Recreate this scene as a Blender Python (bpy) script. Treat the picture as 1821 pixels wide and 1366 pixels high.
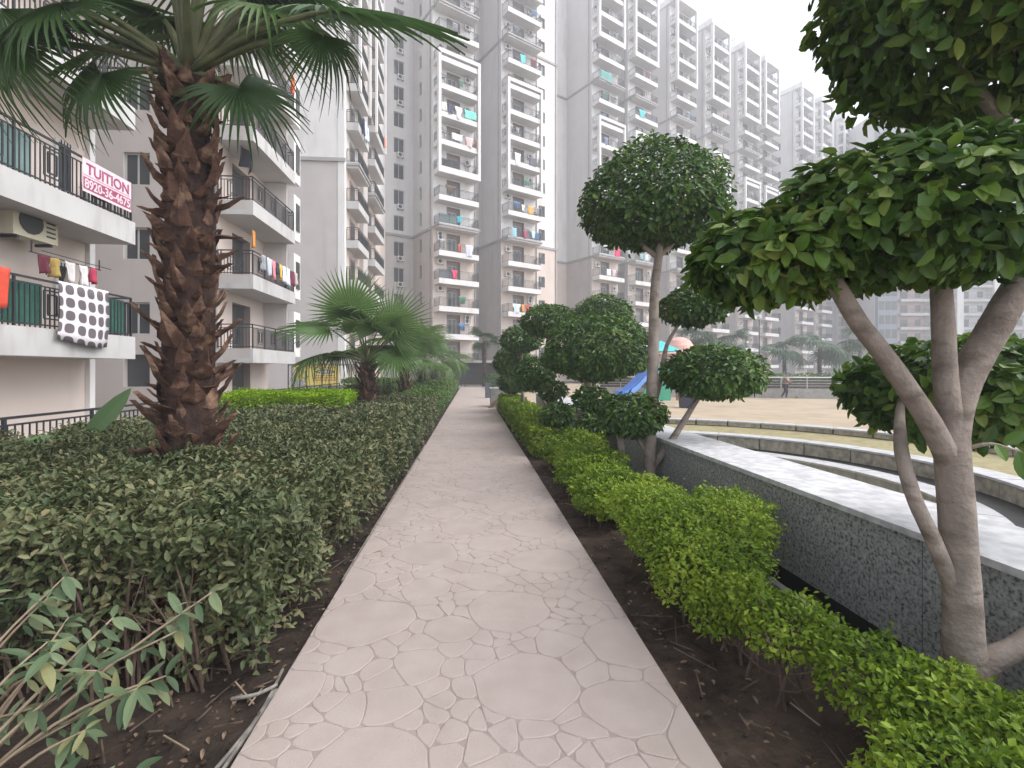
import bpy, bmesh, math, random
import numpy as np
from mathutils import Vector, Matrix, Quaternion

R = math.radians
rng = np.random.default_rng(7)
random.seed(7)
for o in list(bpy.data.objects):
    bpy.data.objects.remove(o)
scene = bpy.context.scene
COL = scene.collection

# ------------------------------------------------------------------ camera, sky, sun, exposure
cam_d = bpy.data.cameras.new('camera')
cam_d.sensor_width = 36.0
cam_d.lens = 17.0
cam_d.shift_y = -0.0143
cam_d.clip_start = 0.05
cam_d.clip_end = 2000
cam = bpy.data.objects.new('camera', cam_d)
COL.objects.link(cam)
cam.location = (0, 0, 1.6)
cam.rotation_euler = (R(90), 0, R(-4.82))
scene.camera = cam

SUN_EL, SUN_AZ = 50.0, 104.0          # azimuth clockwise from +Y
world = bpy.data.worlds.new('World')
scene.world = world
world.use_nodes = True
wn = world.node_tree
wn.nodes.clear()
w_out = wn.nodes.new('ShaderNodeOutputWorld')
w_bg = wn.nodes.new('ShaderNodeBackground')
w_sky = wn.nodes.new('ShaderNodeTexSky')
w_sky.sky_type = 'NISHITA'
w_sky.sun_disc = False
w_sky.sun_elevation = R(SUN_EL)
w_sky.sun_rotation = R(SUN_AZ)
w_sky.air_density = 1.0
w_sky.dust_density = 1.0
w_sky.ozone_density = 1.0
w_hsv = wn.nodes.new('ShaderNodeHueSaturation')
w_hsv.inputs['Saturation'].default_value = 0.25
w_hsv.inputs['Value'].default_value = 1.0
w_bg.inputs['Strength'].default_value = 0.15
wn.links.new(w_sky.outputs[0], w_hsv.inputs['Color'])
wn.links.new(w_hsv.outputs[0], w_bg.inputs['Color'])
wn.links.new(w_bg.outputs[0], w_out.inputs['Surface'])

sun_d = bpy.data.lights.new('sun', 'SUN')
sun_d.energy = 1.3
sun_d.angle = R(55)
sun_d.color = (1.0, 0.95, 0.9)
sun = bpy.data.objects.new('sun', sun_d)
COL.objects.link(sun)
el, az = R(SUN_EL), R(SUN_AZ)
sdir = Vector((math.sin(az) * math.cos(el), math.cos(az) * math.cos(el), math.sin(el)))
sun.rotation_euler = sdir.to_track_quat('Z', 'Y').to_euler()
sun.location = (40, -10, 60)

scene.view_settings.view_transform = 'Standard'
scene.view_settings.look = 'None'
scene.view_settings.gamma = 1.0
scene.view_settings.use_curve_mapping = False
scene.view_settings.exposure = 1.62
cy = scene.cycles
cy.use_denoising = True
cy.max_bounces = 6
cy.diffuse_bounces = 3
cy.glossy_bounces = 2
cy.transmission_bounces = 3
cy.transparent_max_bounces = 6
cy.volume_bounces = 0
cy.use_adaptive_sampling = True
cy.adaptive_threshold = 0.02
cy.caustics_reflective = False
cy.caustics_refractive = False
cy.sample_clamp_indirect = 6.0

# ------------------------------------------------------------------ materials
MATS = {}


def nd(nt, t, **k):
    n = nt.nodes.new(t)
    for a, v in k.items():
        setattr(n, a, v)
    return n


def mat(name, c1, c2=None, scale=3.0, rough=0.75, bump=0.0, bscale=40.0, metal=0.0, spec=0.3, detail=5.0,
        c3=None, s3=0.6, a3=0.5, lo=0.35, hi=0.65, zs=1.0):
    """Principled material; c1/c2 mixed by a world-space noise, c3 adds a larger stain layer."""
    m = bpy.data.materials.new(name)
    m.use_nodes = True
    nt = m.node_tree
    b = nt.nodes['Principled BSDF']
    b.inputs['Roughness'].default_value = rough
    b.inputs['Metallic'].default_value = metal
    b.inputs['Specular IOR Level'].default_value = spec
    b.inputs['Base Color'].default_value = (*c1, 1)
    geo = nd(nt, 'ShaderNodeNewGeometry')
    if c2 is not None:
        n = nd(nt, 'ShaderNodeTexNoise')
        n.inputs['Scale'].default_value = scale
        n.inputs['Detail'].default_value = detail
        nt.links.new(geo.outputs['Position'], n.inputs['Vector'])
        r = nd(nt, 'ShaderNodeValToRGB')
        r.color_ramp.elements[0].position = lo
        r.color_ramp.elements[1].position = hi
        r.color_ramp.elements[0].color = (*c1, 1)
        r.color_ramp.elements[1].color = (*c2, 1)
        nt.links.new(n.outputs['Fac'], r.inputs['Fac'])
        out = r.outputs['Color']
        if c3 is not None:
            n3 = nd(nt, 'ShaderNodeTexNoise')
            n3.inputs['Scale'].default_value = s3
            n3.inputs['Detail'].default_value = 6
            mp = nd(nt, 'ShaderNodeMapping')
            mp.inputs['Scale'].default_value = (1, 1, zs)
            nt.links.new(geo.outputs['Position'], mp.inputs['Vector'])
            nt.links.new(mp.outputs[0], n3.inputs['Vector'])
            mr = nd(nt, 'ShaderNodeMapRange')
            mr.inputs[1].default_value = 0.52
            mr.inputs[2].default_value = 0.72
            mr.inputs[3].default_value = 0
            mr.inputs[4].default_value = a3
            nt.links.new(n3.outputs['Fac'], mr.inputs[0])
            mx = nd(nt, 'ShaderNodeMixRGB')
            mx.inputs['Color2'].default_value = (*c3, 1)
            nt.links.new(mr.outputs[0], mx.inputs['Fac'])
            nt.links.new(out, mx.inputs['Color1'])
            out = mx.outputs[0]
        nt.links.new(out, b.inputs['Base Color'])
    if bump > 0:
        n2 = nd(nt, 'ShaderNodeTexNoise')
        n2.inputs['Scale'].default_value = bscale
        n2.inputs['Detail'].default_value = 4
        nt.links.new(geo.outputs['Position'], n2.inputs['Vector'])
        bp = nd(nt, 'ShaderNodeBump')
        bp.inputs['Strength'].default_value = bump
        bp.inputs['Distance'].default_value = 0.02
        nt.links.new(n2.outputs['Fac'], bp.inputs['Height'])
        nt.links.new(bp.outputs['Normal'], b.inputs['Normal'])
    MATS[name] = m
    return m


def leafmat(name, cols, rough=0.45, transl=0.25, spec=0.4):
    """Leaf material: hue picked per leaf from a face attribute (plus the object's own random number)."""
    m = bpy.data.materials.new(name)
    m.use_nodes = True
    nt = m.node_tree
    b = nt.nodes['Principled BSDF']
    b.inputs['Roughness'].default_value = rough
    b.inputs['Specular IOR Level'].default_value = spec
    at = nd(nt, 'ShaderNodeAttribute', attribute_name='rnd')
    oi = nd(nt, 'ShaderNodeObjectInfo')
    ad = nd(nt, 'ShaderNodeMath', operation='ADD')
    lt = nd(nt, 'ShaderNodeMath', operation='LESS_THAN')        # single leaves carry no attribute
    lt.inputs[1].default_value = 1e-4
    fr = nd(nt, 'ShaderNodeMath', operation='MULTIPLY')
    nt.links.new(at.outputs['Fac'], lt.inputs[0])
    nt.links.new(lt.outputs[0], fr.inputs[0])
    nt.links.new(oi.outputs['Random'], fr.inputs[1])
    nt.links.new(at.outputs['Fac'], ad.inputs[0])
    nt.links.new(fr.outputs[0], ad.inputs[1])
    r = nd(nt, 'ShaderNodeValToRGB')
    el_ = r.color_ramp.elements
    el_[0].color = (*cols[0], 1)
    el_[1].color = (*cols[-1], 1)
    for i, c in enumerate(cols[1:-1]):
        e = el_.new((i + 1) / (len(cols) - 1))
        e.color = (*c, 1)
    nt.links.new(ad.outputs[0], r.inputs['Fac'])
    nt.links.new(r.outputs['Color'], b.inputs['Base Color'])
    tr = nd(nt, 'ShaderNodeBsdfTranslucent')
    nt.links.new(r.outputs['Color'], tr.inputs['Color'])
    mx = nd(nt, 'ShaderNodeMixShader')
    mx.inputs[0].default_value = transl
    nt.links.new(b.outputs[0], mx.inputs[1])
    nt.links.new(tr.outputs[0], mx.inputs[2])
    nt.links.new(mx.outputs[0], nt.nodes['Material Output'].inputs['Surface'])
    MATS[name] = m
    return m


mat('ground', (0.16, 0.15, 0.13), (0.22, 0.2, 0.17), 0.4, 0.9)
mat('paving', (0.24, 0.22, 0.2), (0.3, 0.28, 0.26), 1.5, 0.9, c3=(0.14, 0.13, 0.12))
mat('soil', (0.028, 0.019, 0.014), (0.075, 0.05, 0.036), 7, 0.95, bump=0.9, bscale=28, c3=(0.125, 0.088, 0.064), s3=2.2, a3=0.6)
mat('pathbase', (0.28, 0.232, 0.21), (0.36, 0.305, 0.28), 2.5, 0.9)
mat('stone', (0.375, 0.313, 0.285), (0.41, 0.347, 0.318), 5, 0.8, bump=0.2, bscale=100, c3=(0.315, 0.265, 0.232), s3=1.6, a3=0.55)
mat('soilshaded', (0.018, 0.013, 0.01), (0.045, 0.031, 0.023), 7, 0.95, bump=0.9, bscale=28, c3=(0.075, 0.052, 0.038), s3=2.2, a3=0.6)  # left bed soil; shade of hedge and shrub put into its darker colour
mat('taupe', (0.5, 0.462, 0.447), (0.54, 0.502, 0.487), 0.7, 0.85, c3=(0.39, 0.355, 0.34), s3=0.9, a3=0.55, zs=0.1)
mat('taupelight', (0.63, 0.61, 0.605), (0.67, 0.65, 0.645), 0.6, 0.85, c3=(0.48, 0.465, 0.46), s3=0.8, a3=0.55, zs=0.1)
mat('cream', (0.66, 0.56, 0.505), (0.7, 0.605, 0.55), 0.6, 0.85, c3=(0.54, 0.46, 0.41), s3=1.1, a3=0.5, zs=0.15)
mat('white', (0.71, 0.69, 0.685), (0.76, 0.74, 0.735), 0.8, 0.8, c3=(0.54, 0.515, 0.505), s3=1.2, a3=0.6, zs=0.15)
mat('fascia', (0.49, 0.478, 0.475), (0.54, 0.528, 0.525), 1.2, 0.8, c3=(0.33, 0.31, 0.295), s3=2.2, a3=0.7, zs=0.2)
mat('soffit', (0.5, 0.48, 0.47), (0.55, 0.53, 0.52), 1.0, 0.85)
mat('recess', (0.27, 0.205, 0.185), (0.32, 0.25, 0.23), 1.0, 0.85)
mat('ledge', (0.36, 0.34, 0.33), (0.42, 0.4, 0.39), 1.5, 0.85, c3=(0.2, 0.19, 0.18), s3=0.7, a3=0.6)
mat('iron', (0.03, 0.032, 0.036), None, rough=0.5, spec=0.4)
mat('grille', (0.05, 0.055, 0.06), None, rough=0.55)
mat('glass', (0.035, 0.04, 0.045), (0.075, 0.08, 0.085), 0.5, 0.12, spec=0.6)
mat('curtain', (0.34, 0.3, 0.27), (0.46, 0.42, 0.38), 4, 0.4, spec=0.5)
mat('frost', (0.5, 0.52, 0.5), None, rough=0.3)
mat('acwhite', (0.72, 0.71, 0.68), (0.66, 0.64, 0.6), 3, 0.5)
mat('accream', (0.6, 0.55, 0.42), (0.55, 0.5, 0.38), 3, 0.5)
mat('acfan', (0.05, 0.05, 0.052), None, rough=0.6)
mat('greennet', (0.03, 0.12, 0.09), (0.045, 0.16, 0.12), 9, 0.7, bump=0.4, bscale=60)
mat('greenglass', (0.2, 0.3, 0.29), (0.26, 0.37, 0.36), 2, 0.25, spec=0.5)
mat('bark', (0.2, 0.163, 0.14), (0.31, 0.258, 0.225), 7, 0.85, bump=0.45, bscale=50, c3=(0.11, 0.083, 0.068), s3=6, a3=0.8, zs=2.5)
mat('twig', (0.07, 0.047, 0.036), (0.15, 0.105, 0.08), 12, 0.9)
mat('twigpale', (0.36, 0.28, 0.2), (0.27, 0.2, 0.14), 14, 0.85)
mat('palmbark', (0.022, 0.012, 0.01), (0.055, 0.03, 0.023), 11, 0.9, bump=0.6, bscale=50)
mat('boot', (0.05, 0.023, 0.016), (0.12, 0.062, 0.043), 9, 0.85, bump=0.6, bscale=80, c3=(0.3, 0.185, 0.12), s3=7, a3=0.95)
mat('petiole', (0.07, 0.085, 0.035), (0.13, 0.13, 0.06), 6, 0.5)
mat('granite', (0.06, 0.062, 0.066), (0.34, 0.35, 0.355), 46, 0.45, detail=5, c3=(0.5, 0.505, 0.505), s3=24, a3=0.85, lo=0.33, hi=0.54, spec=0.3)
mat('marble', (0.47, 0.47, 0.49), (0.62, 0.62, 0.635), 11, 0.55, detail=9, c3=(0.3, 0.3, 0.32), s3=5, a3=0.6, lo=0.38, hi=0.6)
mat('terracetop', (0.4, 0.4, 0.41), (0.52, 0.52, 0.53), 6, 0.65, detail=8, c3=(0.27, 0.27, 0.27), s3=3, a3=0.6)
mat('riser', (0.28, 0.25, 0.19), (0.46, 0.42, 0.34), 7, 0.8, c3=(0.13, 0.115, 0.09), s3=4, a3=0.8, bump=0.4, bscale=20)
mat('risergrey', (0.3, 0.3, 0.28), (0.4, 0.39, 0.37), 6, 0.8, c3=(0.2, 0.19, 0.17), s3=4, a3=0.6)
mat('drylawn', (0.26, 0.225, 0.115), (0.34, 0.295, 0.165), 6, 0.95, c3=(0.17, 0.175, 0.075), s3=1.6, a3=0.7, bump=0.5, bscale=30)
mat('sand', (0.37, 0.295, 0.21), (0.45, 0.365, 0.265), 1.2, 0.95, c3=(0.29, 0.245, 0.18), s3=0.5, a3=0.8, bump=0.3, bscale=14)
mat('gutter', (0.02, 0.02, 0.02), (0.035, 0.033, 0.03), 5, 0.7)
mat('concrete', (0.28, 0.275, 0.26), (0.36, 0.35, 0.335), 5, 0.85, c3=(0.2, 0.195, 0.185), s3=3, a3=0.5)
mat('steel', (0.5, 0.52, 0.52), None, rough=0.35, metal=0.8)
mat('pinkroof', (0.62, 0.36, 0.31), (0.7, 0.45, 0.39), 2, 0.7)
mat('blueplastic', (0.03, 0.14, 0.62), (0.06, 0.2, 0.72), 2, 0.35, spec=0.5)
mat('blueedge', (0.16, 0.36, 0.85), None, rough=0.35, spec=0.5)
mat('greenplastic', (0.02, 0.26, 0.16), (0.03, 0.33, 0.2), 2, 0.35, spec=0.5)
mat('tealplastic', (0.06, 0.46, 0.46), None, rough=0.4)
mat('brownpost', (0.25, 0.11, 0.05), None, rough=0.6)
mat('navyplastic', (0.012, 0.014, 0.035), (0.02, 0.022, 0.05), 5, 0.5)
mat('greybin', (0.1, 0.11, 0.12), (0.14, 0.15, 0.16), 5, 0.6)
mat('straw', (0.36, 0.24, 0.15), (0.24, 0.15, 0.09), 20, 0.9)
mat('skin', (0.24, 0.13, 0.085), None, rough=0.6)
mat('shirt', (0.5, 0.5, 0.48), (0.42, 0.42, 0.41), 9, 0.9)
mat('trousers', (0.03, 0.03, 0.04), None, rough=0.9)
mat('hair', (0.012, 0.01, 0.01), None, rough=0.7)
mat('conduit', (0.3, 0.28, 0.25), (0.16, 0.145, 0.13), 14, 0.7)
mat('redpot', (0.16, 0.012, 0.014), (0.12, 0.012, 0.012), 4, 0.7)
mat('bannerpink', (0.72, 0.55, 0.6), (0.78, 0.63, 0.68), 3, 0.7)
mat('bannerred', (0.32, 0.07, 0.14), (0.38, 0.1, 0.18), 3, 0.7)
mat('banneryellow', (0.6, 0.47, 0.1), (0.66, 0.54, 0.16), 2, 0.7)
mat('inkred', (0.3, 0.07, 0.05), None, rough=0.8)
mat('inkdark', (0.05, 0.055, 0.06), None, rough=0.8)
mat('inkgreen', (0.12, 0.17, 0.06), None, rough=0.8)
mat('inkgrey', (0.36, 0.37, 0.39), None, rough=0.8)
mat('pinkpaint', (0.6, 0.42, 0.4), (0.66, 0.48, 0.46), 1, 0.85)
mat('bluegrey', (0.24, 0.27, 0.31), (0.29, 0.32, 0.36), 1, 0.8)
mat('litter', (0.09, 0.055, 0.035), (0.24, 0.17, 0.115), 30, 0.9)
mat('canopy', (0.8, 0.8, 0.8), None, rough=0.6)
mat('shade', (0.09, 0.085, 0.085), None, rough=0.9)
leafmat('ficus', [(0.022, 0.06, 0.01), (0.036, 0.09, 0.014), (0.05, 0.115, 0.018), (0.07, 0.145, 0.022), (0.1, 0.19, 0.03), (0.17, 0.23, 0.04)], 0.45, 0.28, 0.35)
leafmat('ficusnear', [(0.03, 0.075, 0.013), (0.05, 0.11, 0.018), (0.07, 0.145, 0.022), (0.095, 0.18, 0.028), (0.14, 0.23, 0.035), (0.21, 0.26, 0.05)], 0.42, 0.32, 0.38)
leafmat('hedgeleaf', [(0.045, 0.065, 0.028), (0.08, 0.105, 0.043), (0.11, 0.135, 0.058), (0.15, 0.165, 0.075), (0.23, 0.2, 0.1)], 0.5, 0.22, 0.35)
leafmat('boxleaf', [(0.05, 0.1, 0.022), (0.085, 0.155, 0.03), (0.13, 0.21, 0.045)], 0.5, 0.25, 0.3)
leafmat('limeleaf', [(0.08, 0.15, 0.012), (0.13, 0.22, 0.016), (0.18, 0.28, 0.02), (0.24, 0.34, 0.03), (0.34, 0.42, 0.05)], 0.5, 0.35, 0.25)
leafmat('lime2', [(0.17, 0.31, 0.008), (0.24, 0.4, 0.012), (0.33, 0.48, 0.02)], 0.5, 0.35, 0.25)
leafmat('shrubleaf', [(0.06, 0.1, 0.05), (0.1, 0.15, 0.08), (0.14, 0.195, 0.1), (0.19, 0.24, 0.13), (0.26, 0.26, 0.12)], 0.55, 0.28, 0.3)
leafmat('banana', [(0.12, 0.2, 0.09), (0.17, 0.28, 0.12)], 0.45, 0.3, 0.35)
leafmat('frond', [(0.035, 0.08, 0.022), (0.055, 0.115, 0.03), (0.085, 0.15, 0.04)], 0.42, 0.33, 0.38)
leafmat('frondyoung', [(0.1, 0.19, 0.05), (0.14, 0.24, 0.07), (0.19, 0.28, 0.11)], 0.42, 0.35, 0.4)
leafmat('fronddist', [(0.06, 0.11, 0.06), (0.09, 0.15, 0.085)], 0.5, 0.25, 0.35)


def m_pattern():
    """Flat print of the bed sheet: rows of pointed grey medallions on white."""
    m = bpy.data.materials.new('sheetprint')
    m.use_nodes = True
    nt = m.node_tree
    b = nt.nodes['Principled BSDF']
    b.inputs['Roughness'].default_value = 0.9
    uv = nd(nt, 'ShaderNodeUVMap')
    sp = nd(nt, 'ShaderNodeSeparateXYZ')
    nt.links.new(uv.outputs[0], sp.inputs[0])

    def mth(op, a, bb=None):
        n = nd(nt, 'ShaderNodeMath', operation=op)
        for i, v in enumerate((a, bb)):
            if v is None:
                continue
            if isinstance(v, (int, float)):
                n.inputs[i].default_value = v
            else:
                nt.links.new(v, n.inputs[i])
        return n.outputs[0]
    u = mth('MULTIPLY', sp.outputs[0], 2 * math.pi * 3.6)
    v = mth('MULTIPLY', sp.outputs[1], 2 * math.pi * 3.2)
    p = mth('MULTIPLY', mth('COSINE', mth('MULTIPLY', u, 0.5 * 1.4142)), mth('COSINE', mth('MULTIPLY', v, 0.5 * 1.4142)))
    q = mth('ABSOLUTE', p)
    g = mth('GREATER_THAN', q, 0.36)
    mx = nd(nt, 'ShaderNodeMixRGB')
    mx.inputs['Color1'].default_value = (0.74, 0.69, 0.72, 1)
    mx.inputs['Color2'].default_value = (0.13, 0.11, 0.12, 1)
    nt.links.new(g, mx.inputs['Fac'])
    nt.links.new(mx.outputs[0], b.inputs['Base Color'])
    MATS['sheetprint'] = m


m_pattern()


# ------------------------------------------------------------------ object helpers
def tag(o, label=None, cat=None, group=None, kind=None):
    if label:
        o['label'] = label
    if cat:
        o['category'] = cat
    if group:
        o['group'] = group
    if kind:
        o['kind'] = kind
    return o


def link(o, parent=None):
    COL.objects.link(o)
    if parent is not None:
        o.parent = parent
    return o


def thing(name, label, cat, loc=(0, 0, 0), rz=0.0, group=None):
    o = bpy.data.objects.new(name, None)
    o.empty_display_size = 0.2
    o.location = loc
    o.rotation_euler = (0, 0, rz)
    link(o)
    return tag(o, label, cat, group)


def ob(name, mesh, parent=None, loc=(0, 0, 0), rz=0.0):
    o = bpy.data.objects.new(name, mesh)
    o.location = loc
    if rz:
        o.rotation_euler = (0, 0, rz)
    return link(o, parent)


class MB:
    """Collects polygons; build() makes one mesh."""

    def __init__(self):
        self.v, self.f, self.m, self.mats = [], [], [], []

    def mi(self, name):
        if name not in self.mats:
            self.mats.append(name)
        return self.mats.index(name)

    def poly(self, pts, m):
        n = len(self.v)
        self.v += [tuple(p) for p in pts]
        self.f.append(tuple(range(n, n + len(pts))))
        self.m.append(self.mi(m))

    def box(self, x0, y0, z0, x1, y1, z1, m, top=None, bottom=None, skip=''):
        n = len(self.v)
        self.v += [(x0, y0, z0), (x1, y0, z0), (x1, y1, z0), (x0, y1, z0), (x0, y0, z1), (x1, y0, z1), (x1, y1, z1), (x0, y1, z1)]
        fs = {'b': (0, 3, 2, 1), 't': (4, 5, 6, 7), 'f': (0, 1, 5, 4), 'r': (1, 2, 6, 5), 'k': (2, 3, 7, 6), 'l': (3, 0, 4, 7)}
        for k, q in fs.items():
            if k in skip:
                continue
            self.f.append(tuple(n + i for i in q))
            self.m.append(self.mi(top if (k == 't' and top) else bottom if (k == 'b' and bottom) else m))
        return self

    def beam(self, p, q, w, h, m):
        """square bar from p to q"""
        p, q = Vector(p), Vector(q)
        d = (q - p).normalized()
        up = Vector((0, 0, 1)) if abs(d.z) < 0.95 else Vector((1, 0, 0))
        s = d.cross(up).normalized() * (w / 2)
        t = s.cross(d).normalized() * (h / 2)
        n = len(self.v)
        for b in (p, q):
            for a in (-s - t, s - t, s + t, -s + t):
                self.v.append(tuple(b + a))
        for q4 in ((0, 1, 2, 3), (7, 6, 5, 4), (0, 4, 5, 1), (1, 5, 6, 2), (2, 6, 7, 3), (3, 7, 4, 0)):
            self.f.append(tuple(n + i for i in q4))
            self.m.append(self.mi(m))

    def tube(self, pts, rad, m, seg=8, smooth=3, wob=0.0):
        pts = [Vector(p) for p in pts]
        rad = list(rad) if hasattr(rad, '__len__') else [rad] * len(pts)
        if smooth > 1 and len(pts) > 2:
            P, Q = [], []
            for i in range(len(pts) - 1):
                p0, p1, p2, p3 = pts[max(i - 1, 0)], pts[i], pts[i + 1], pts[min(i + 2, len(pts) - 1)]
                for k in range(smooth):
                    t = k / smooth
                    P.append(0.5 * ((2 * p1) + (p2 - p0) * t + (2 * p0 - 5 * p1 + 4 * p2 - p3) * t * t + (3 * p1 - p0 - 3 * p2 + p3) * t ** 3))
                    Q.append(rad[i] * (1 - t) + rad[i + 1] * t)
            P.append(pts[-1])
            Q.append(rad[-1])
            pts, rad = P, Q
        n0 = len(self.v)
        ref = Vector((0.3, 1, 0.2)).normalized()
        for i, p in enumerate(pts):
            d = (pts[min(i + 1, len(pts) - 1)] - pts[max(i - 1, 0)]).normalized()
            if abs(d.dot(ref)) > 0.95:
                ref = Vector((1, 0, 0))
            s = d.cross(ref).normalized()
            t = s.cross(d).normalized()
            for k in range(seg):
                a = 2 * math.pi * k / seg
                r = rad[i] * (1 + wob * math.sin(3 * a + i * 0.9) + wob * random.uniform(-.6, .6))
                self.v.append(tuple(p + s * (math.cos(a) * r) + t * (math.sin(a) * r)))
        mi = self.mi(m)
        for i in range(len(pts) - 1):
            for k in range(seg):
                a, b = n0 + i * seg + k, n0 + i * seg + (k + 1) % seg
                self.f.append((a, b, b + seg, a + seg))
                self.m.append(mi)
        self.f.append(tuple(n0 + k for k in reversed(range(seg))))
        self.f.append(tuple(n0 + (len(pts) - 1) * seg + k for k in range(seg)))
        self.m += [mi, mi]

    def lathe(self, prof, m, seg=20, c=(0, 0, 0)):
        n0 = len(self.v)
        for r, z in prof:
            for k in range(seg):
                a = 2 * math.pi * k / seg
                self.v.append((c[0] + r * math.cos(a), c[1] + r * math.sin(a), c[2] + z))
        mi = self.mi(m)
        for i in range(len(prof) - 1):
            for k in range(seg):
                a, b = n0 + i * seg + k, n0 + i * seg + (k + 1) % seg
                self.f.append((a, b, b + seg, a + seg))
                self.m.append(mi)
        self.f.append(tuple(n0 + k for k in reversed(range(seg))))
        self.f.append(tuple(n0 + (len(prof) - 1) * seg + k for k in range(seg)))
        self.m += [mi, mi]

    def wall(self, O, U, N, W, z0, z1, m, holes=(), depth=0.2, rev=None, back=None):
        """vertical wall from O along U (2-D unit vectors), outward normal N, with rectangular openings (u0,u1,za,zb)"""
        us = sorted({0.0, W} | {h[0] for h in holes} | {h[1] for h in holes})
        zs = sorted({z0, z1} | {h[2] for h in holes} | {h[3] for h in holes})
        P = lambda u, z, d=0.0: (O[0] + U[0] * u - N[0] * d, O[1] + U[1] * u - N[1] * d, z)
        flip = (U[0] * N[1] - U[1] * N[0]) > 0

        def q(a, b, c, d, mm):
            self.poly([a, b, c, d] if not flip else [d, c, b, a], mm)
        for i in range(len(zs) - 1):
            run = None
            for j in range(len(us) - 1):
                uc, zc = (us[j] + us[j + 1]) / 2, (zs[i] + zs[i + 1]) / 2
                hole = any(h[0] < uc < h[1] and h[2] < zc < h[3] for h in holes)
                if not hole and run is None:
                    run = us[j]
                if run is not None and (hole or j == len(us) - 2):
                    e = us[j] if hole else us[j + 1]
                    q(P(run, zs[i]), P(e, zs[i]), P(e, zs[i + 1]), P(run, zs[i + 1]), m)
                    run = None
        rv = rev or m
        for (a, b, c, d) in holes:
            q(P(a, c), P(b, c), P(b, c, depth), P(a, c, depth), rv)
            q(P(a, d, depth), P(b, d, depth), P(b, d), P(a, d), rv)
            q(P(a, c), P(a, c, depth), P(a, d, depth), P(a, d), rv)
            q(P(b, c, depth), P(b, c), P(b, d), P(b, d, depth), rv)
            if back:
                q(P(a, c, depth), P(b, c, depth), P(b, d, depth), P(a, d, depth), back)

    def mesh(self, name, smooth=False):
        me = bpy.data.meshes.new(name)
        me.from_pydata(self.v, [], self.f)
        for n in self.mats:
            me.materials.append(MATS[n])
        me.polygons.foreach_set('material_index', self.m)
        if smooth:
            me.polygons.foreach_set('use_smooth', [True] * len(self.f))
        me.update()
        return me

    def build(self, name, parent=None, loc=(0, 0, 0), rz=0.0, smooth=False):
        return ob(name, self.mesh(name, smooth), parent, loc, rz)


LEAF6 = (np.array([(0, 0, 0), (.33, -.5, .10), (.75, -.36, .05), (1, 0, -.10), (.75, .36, .05), (.33, .5, .10)]), [(0, 1, 2, 3), (0, 3, 4, 5)])
LEAF4 = (np.array([(0, 0, 0), (.45, -.5, .08), (1, 0, -.06), (.45, .5, .08)]), [(0, 1, 2), (0, 2, 3)])


def unit(a):
    return a / np.maximum(np.linalg.norm(a, axis=1, keepdims=True), 1e-9)


def leafmesh(name, P, A, N, L, W, matname, tmpl=LEAF6):
    T, F = tmpl
    n, k = len(P), len(T)
    A = unit(A)
    S = unit(np.cross(N, A))
    N2 = np.cross(A, S)
    L = np.broadcast_to(L, (n,))
    W = np.broadcast_to(W, (n,))
    V = (P[:, None, :] + A[:, None, :] * (T[None, :, 0:1] * L[:, None, None]) + S[:, None, :] * (T[None, :, 1:2] * W[:, None, None])
         + N2[:, None, :] * (T[None, :, 2:3] * L[:, None, None]))
    me = bpy.data.meshes.new(name)
    me.vertices.add(n * k)
    me.vertices.foreach_set('co', V.reshape(-1).astype(np.float32))
    fl = np.array(F)
    nf, fs = fl.shape
    loops = (fl[None] + (np.arange(n) * k)[:, None, None]).reshape(-1)
    me.loops.add(len(loops))
    me.loops.foreach_set('vertex_index', loops.astype(np.int32))
    me.polygons.add(n * nf)
    me.polygons.foreach_set('loop_start', (np.arange(n * nf) * fs).astype(np.int32))
    me.update(calc_edges=True)
    at = me.attributes.new('rnd', 'FLOAT', 'FACE')
    tone = rng.random(n) * .75 + lumps(P, .2, 4.3, 1.7) + lumps(P, .12, 11.0, 4.1) + .12
    at.data.foreach_set('value', np.repeat(np.clip(tone, .002, 1.0), nf).astype(np.float32))
    me.materials.append(MATS[matname])
    return me


def rnd3(n):
    return unit(rng.normal(size=(n, 3)))


def lumps(P, amp, fr, seed=0.0):
    """cheap smooth pseudo-noise on points"""
    x, y, z = P[:, 0] * fr + seed, P[:, 1] * fr + seed * 1.7, P[:, 2] * fr - seed
    return amp * (np.sin(x + 1.3 * np.sin(y * 1.1)) * np.cos(y * .9 + z) + .5 * np.sin(2.3 * x + z * 1.9) * np.cos(2.1 * y - .7 * z))


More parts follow.
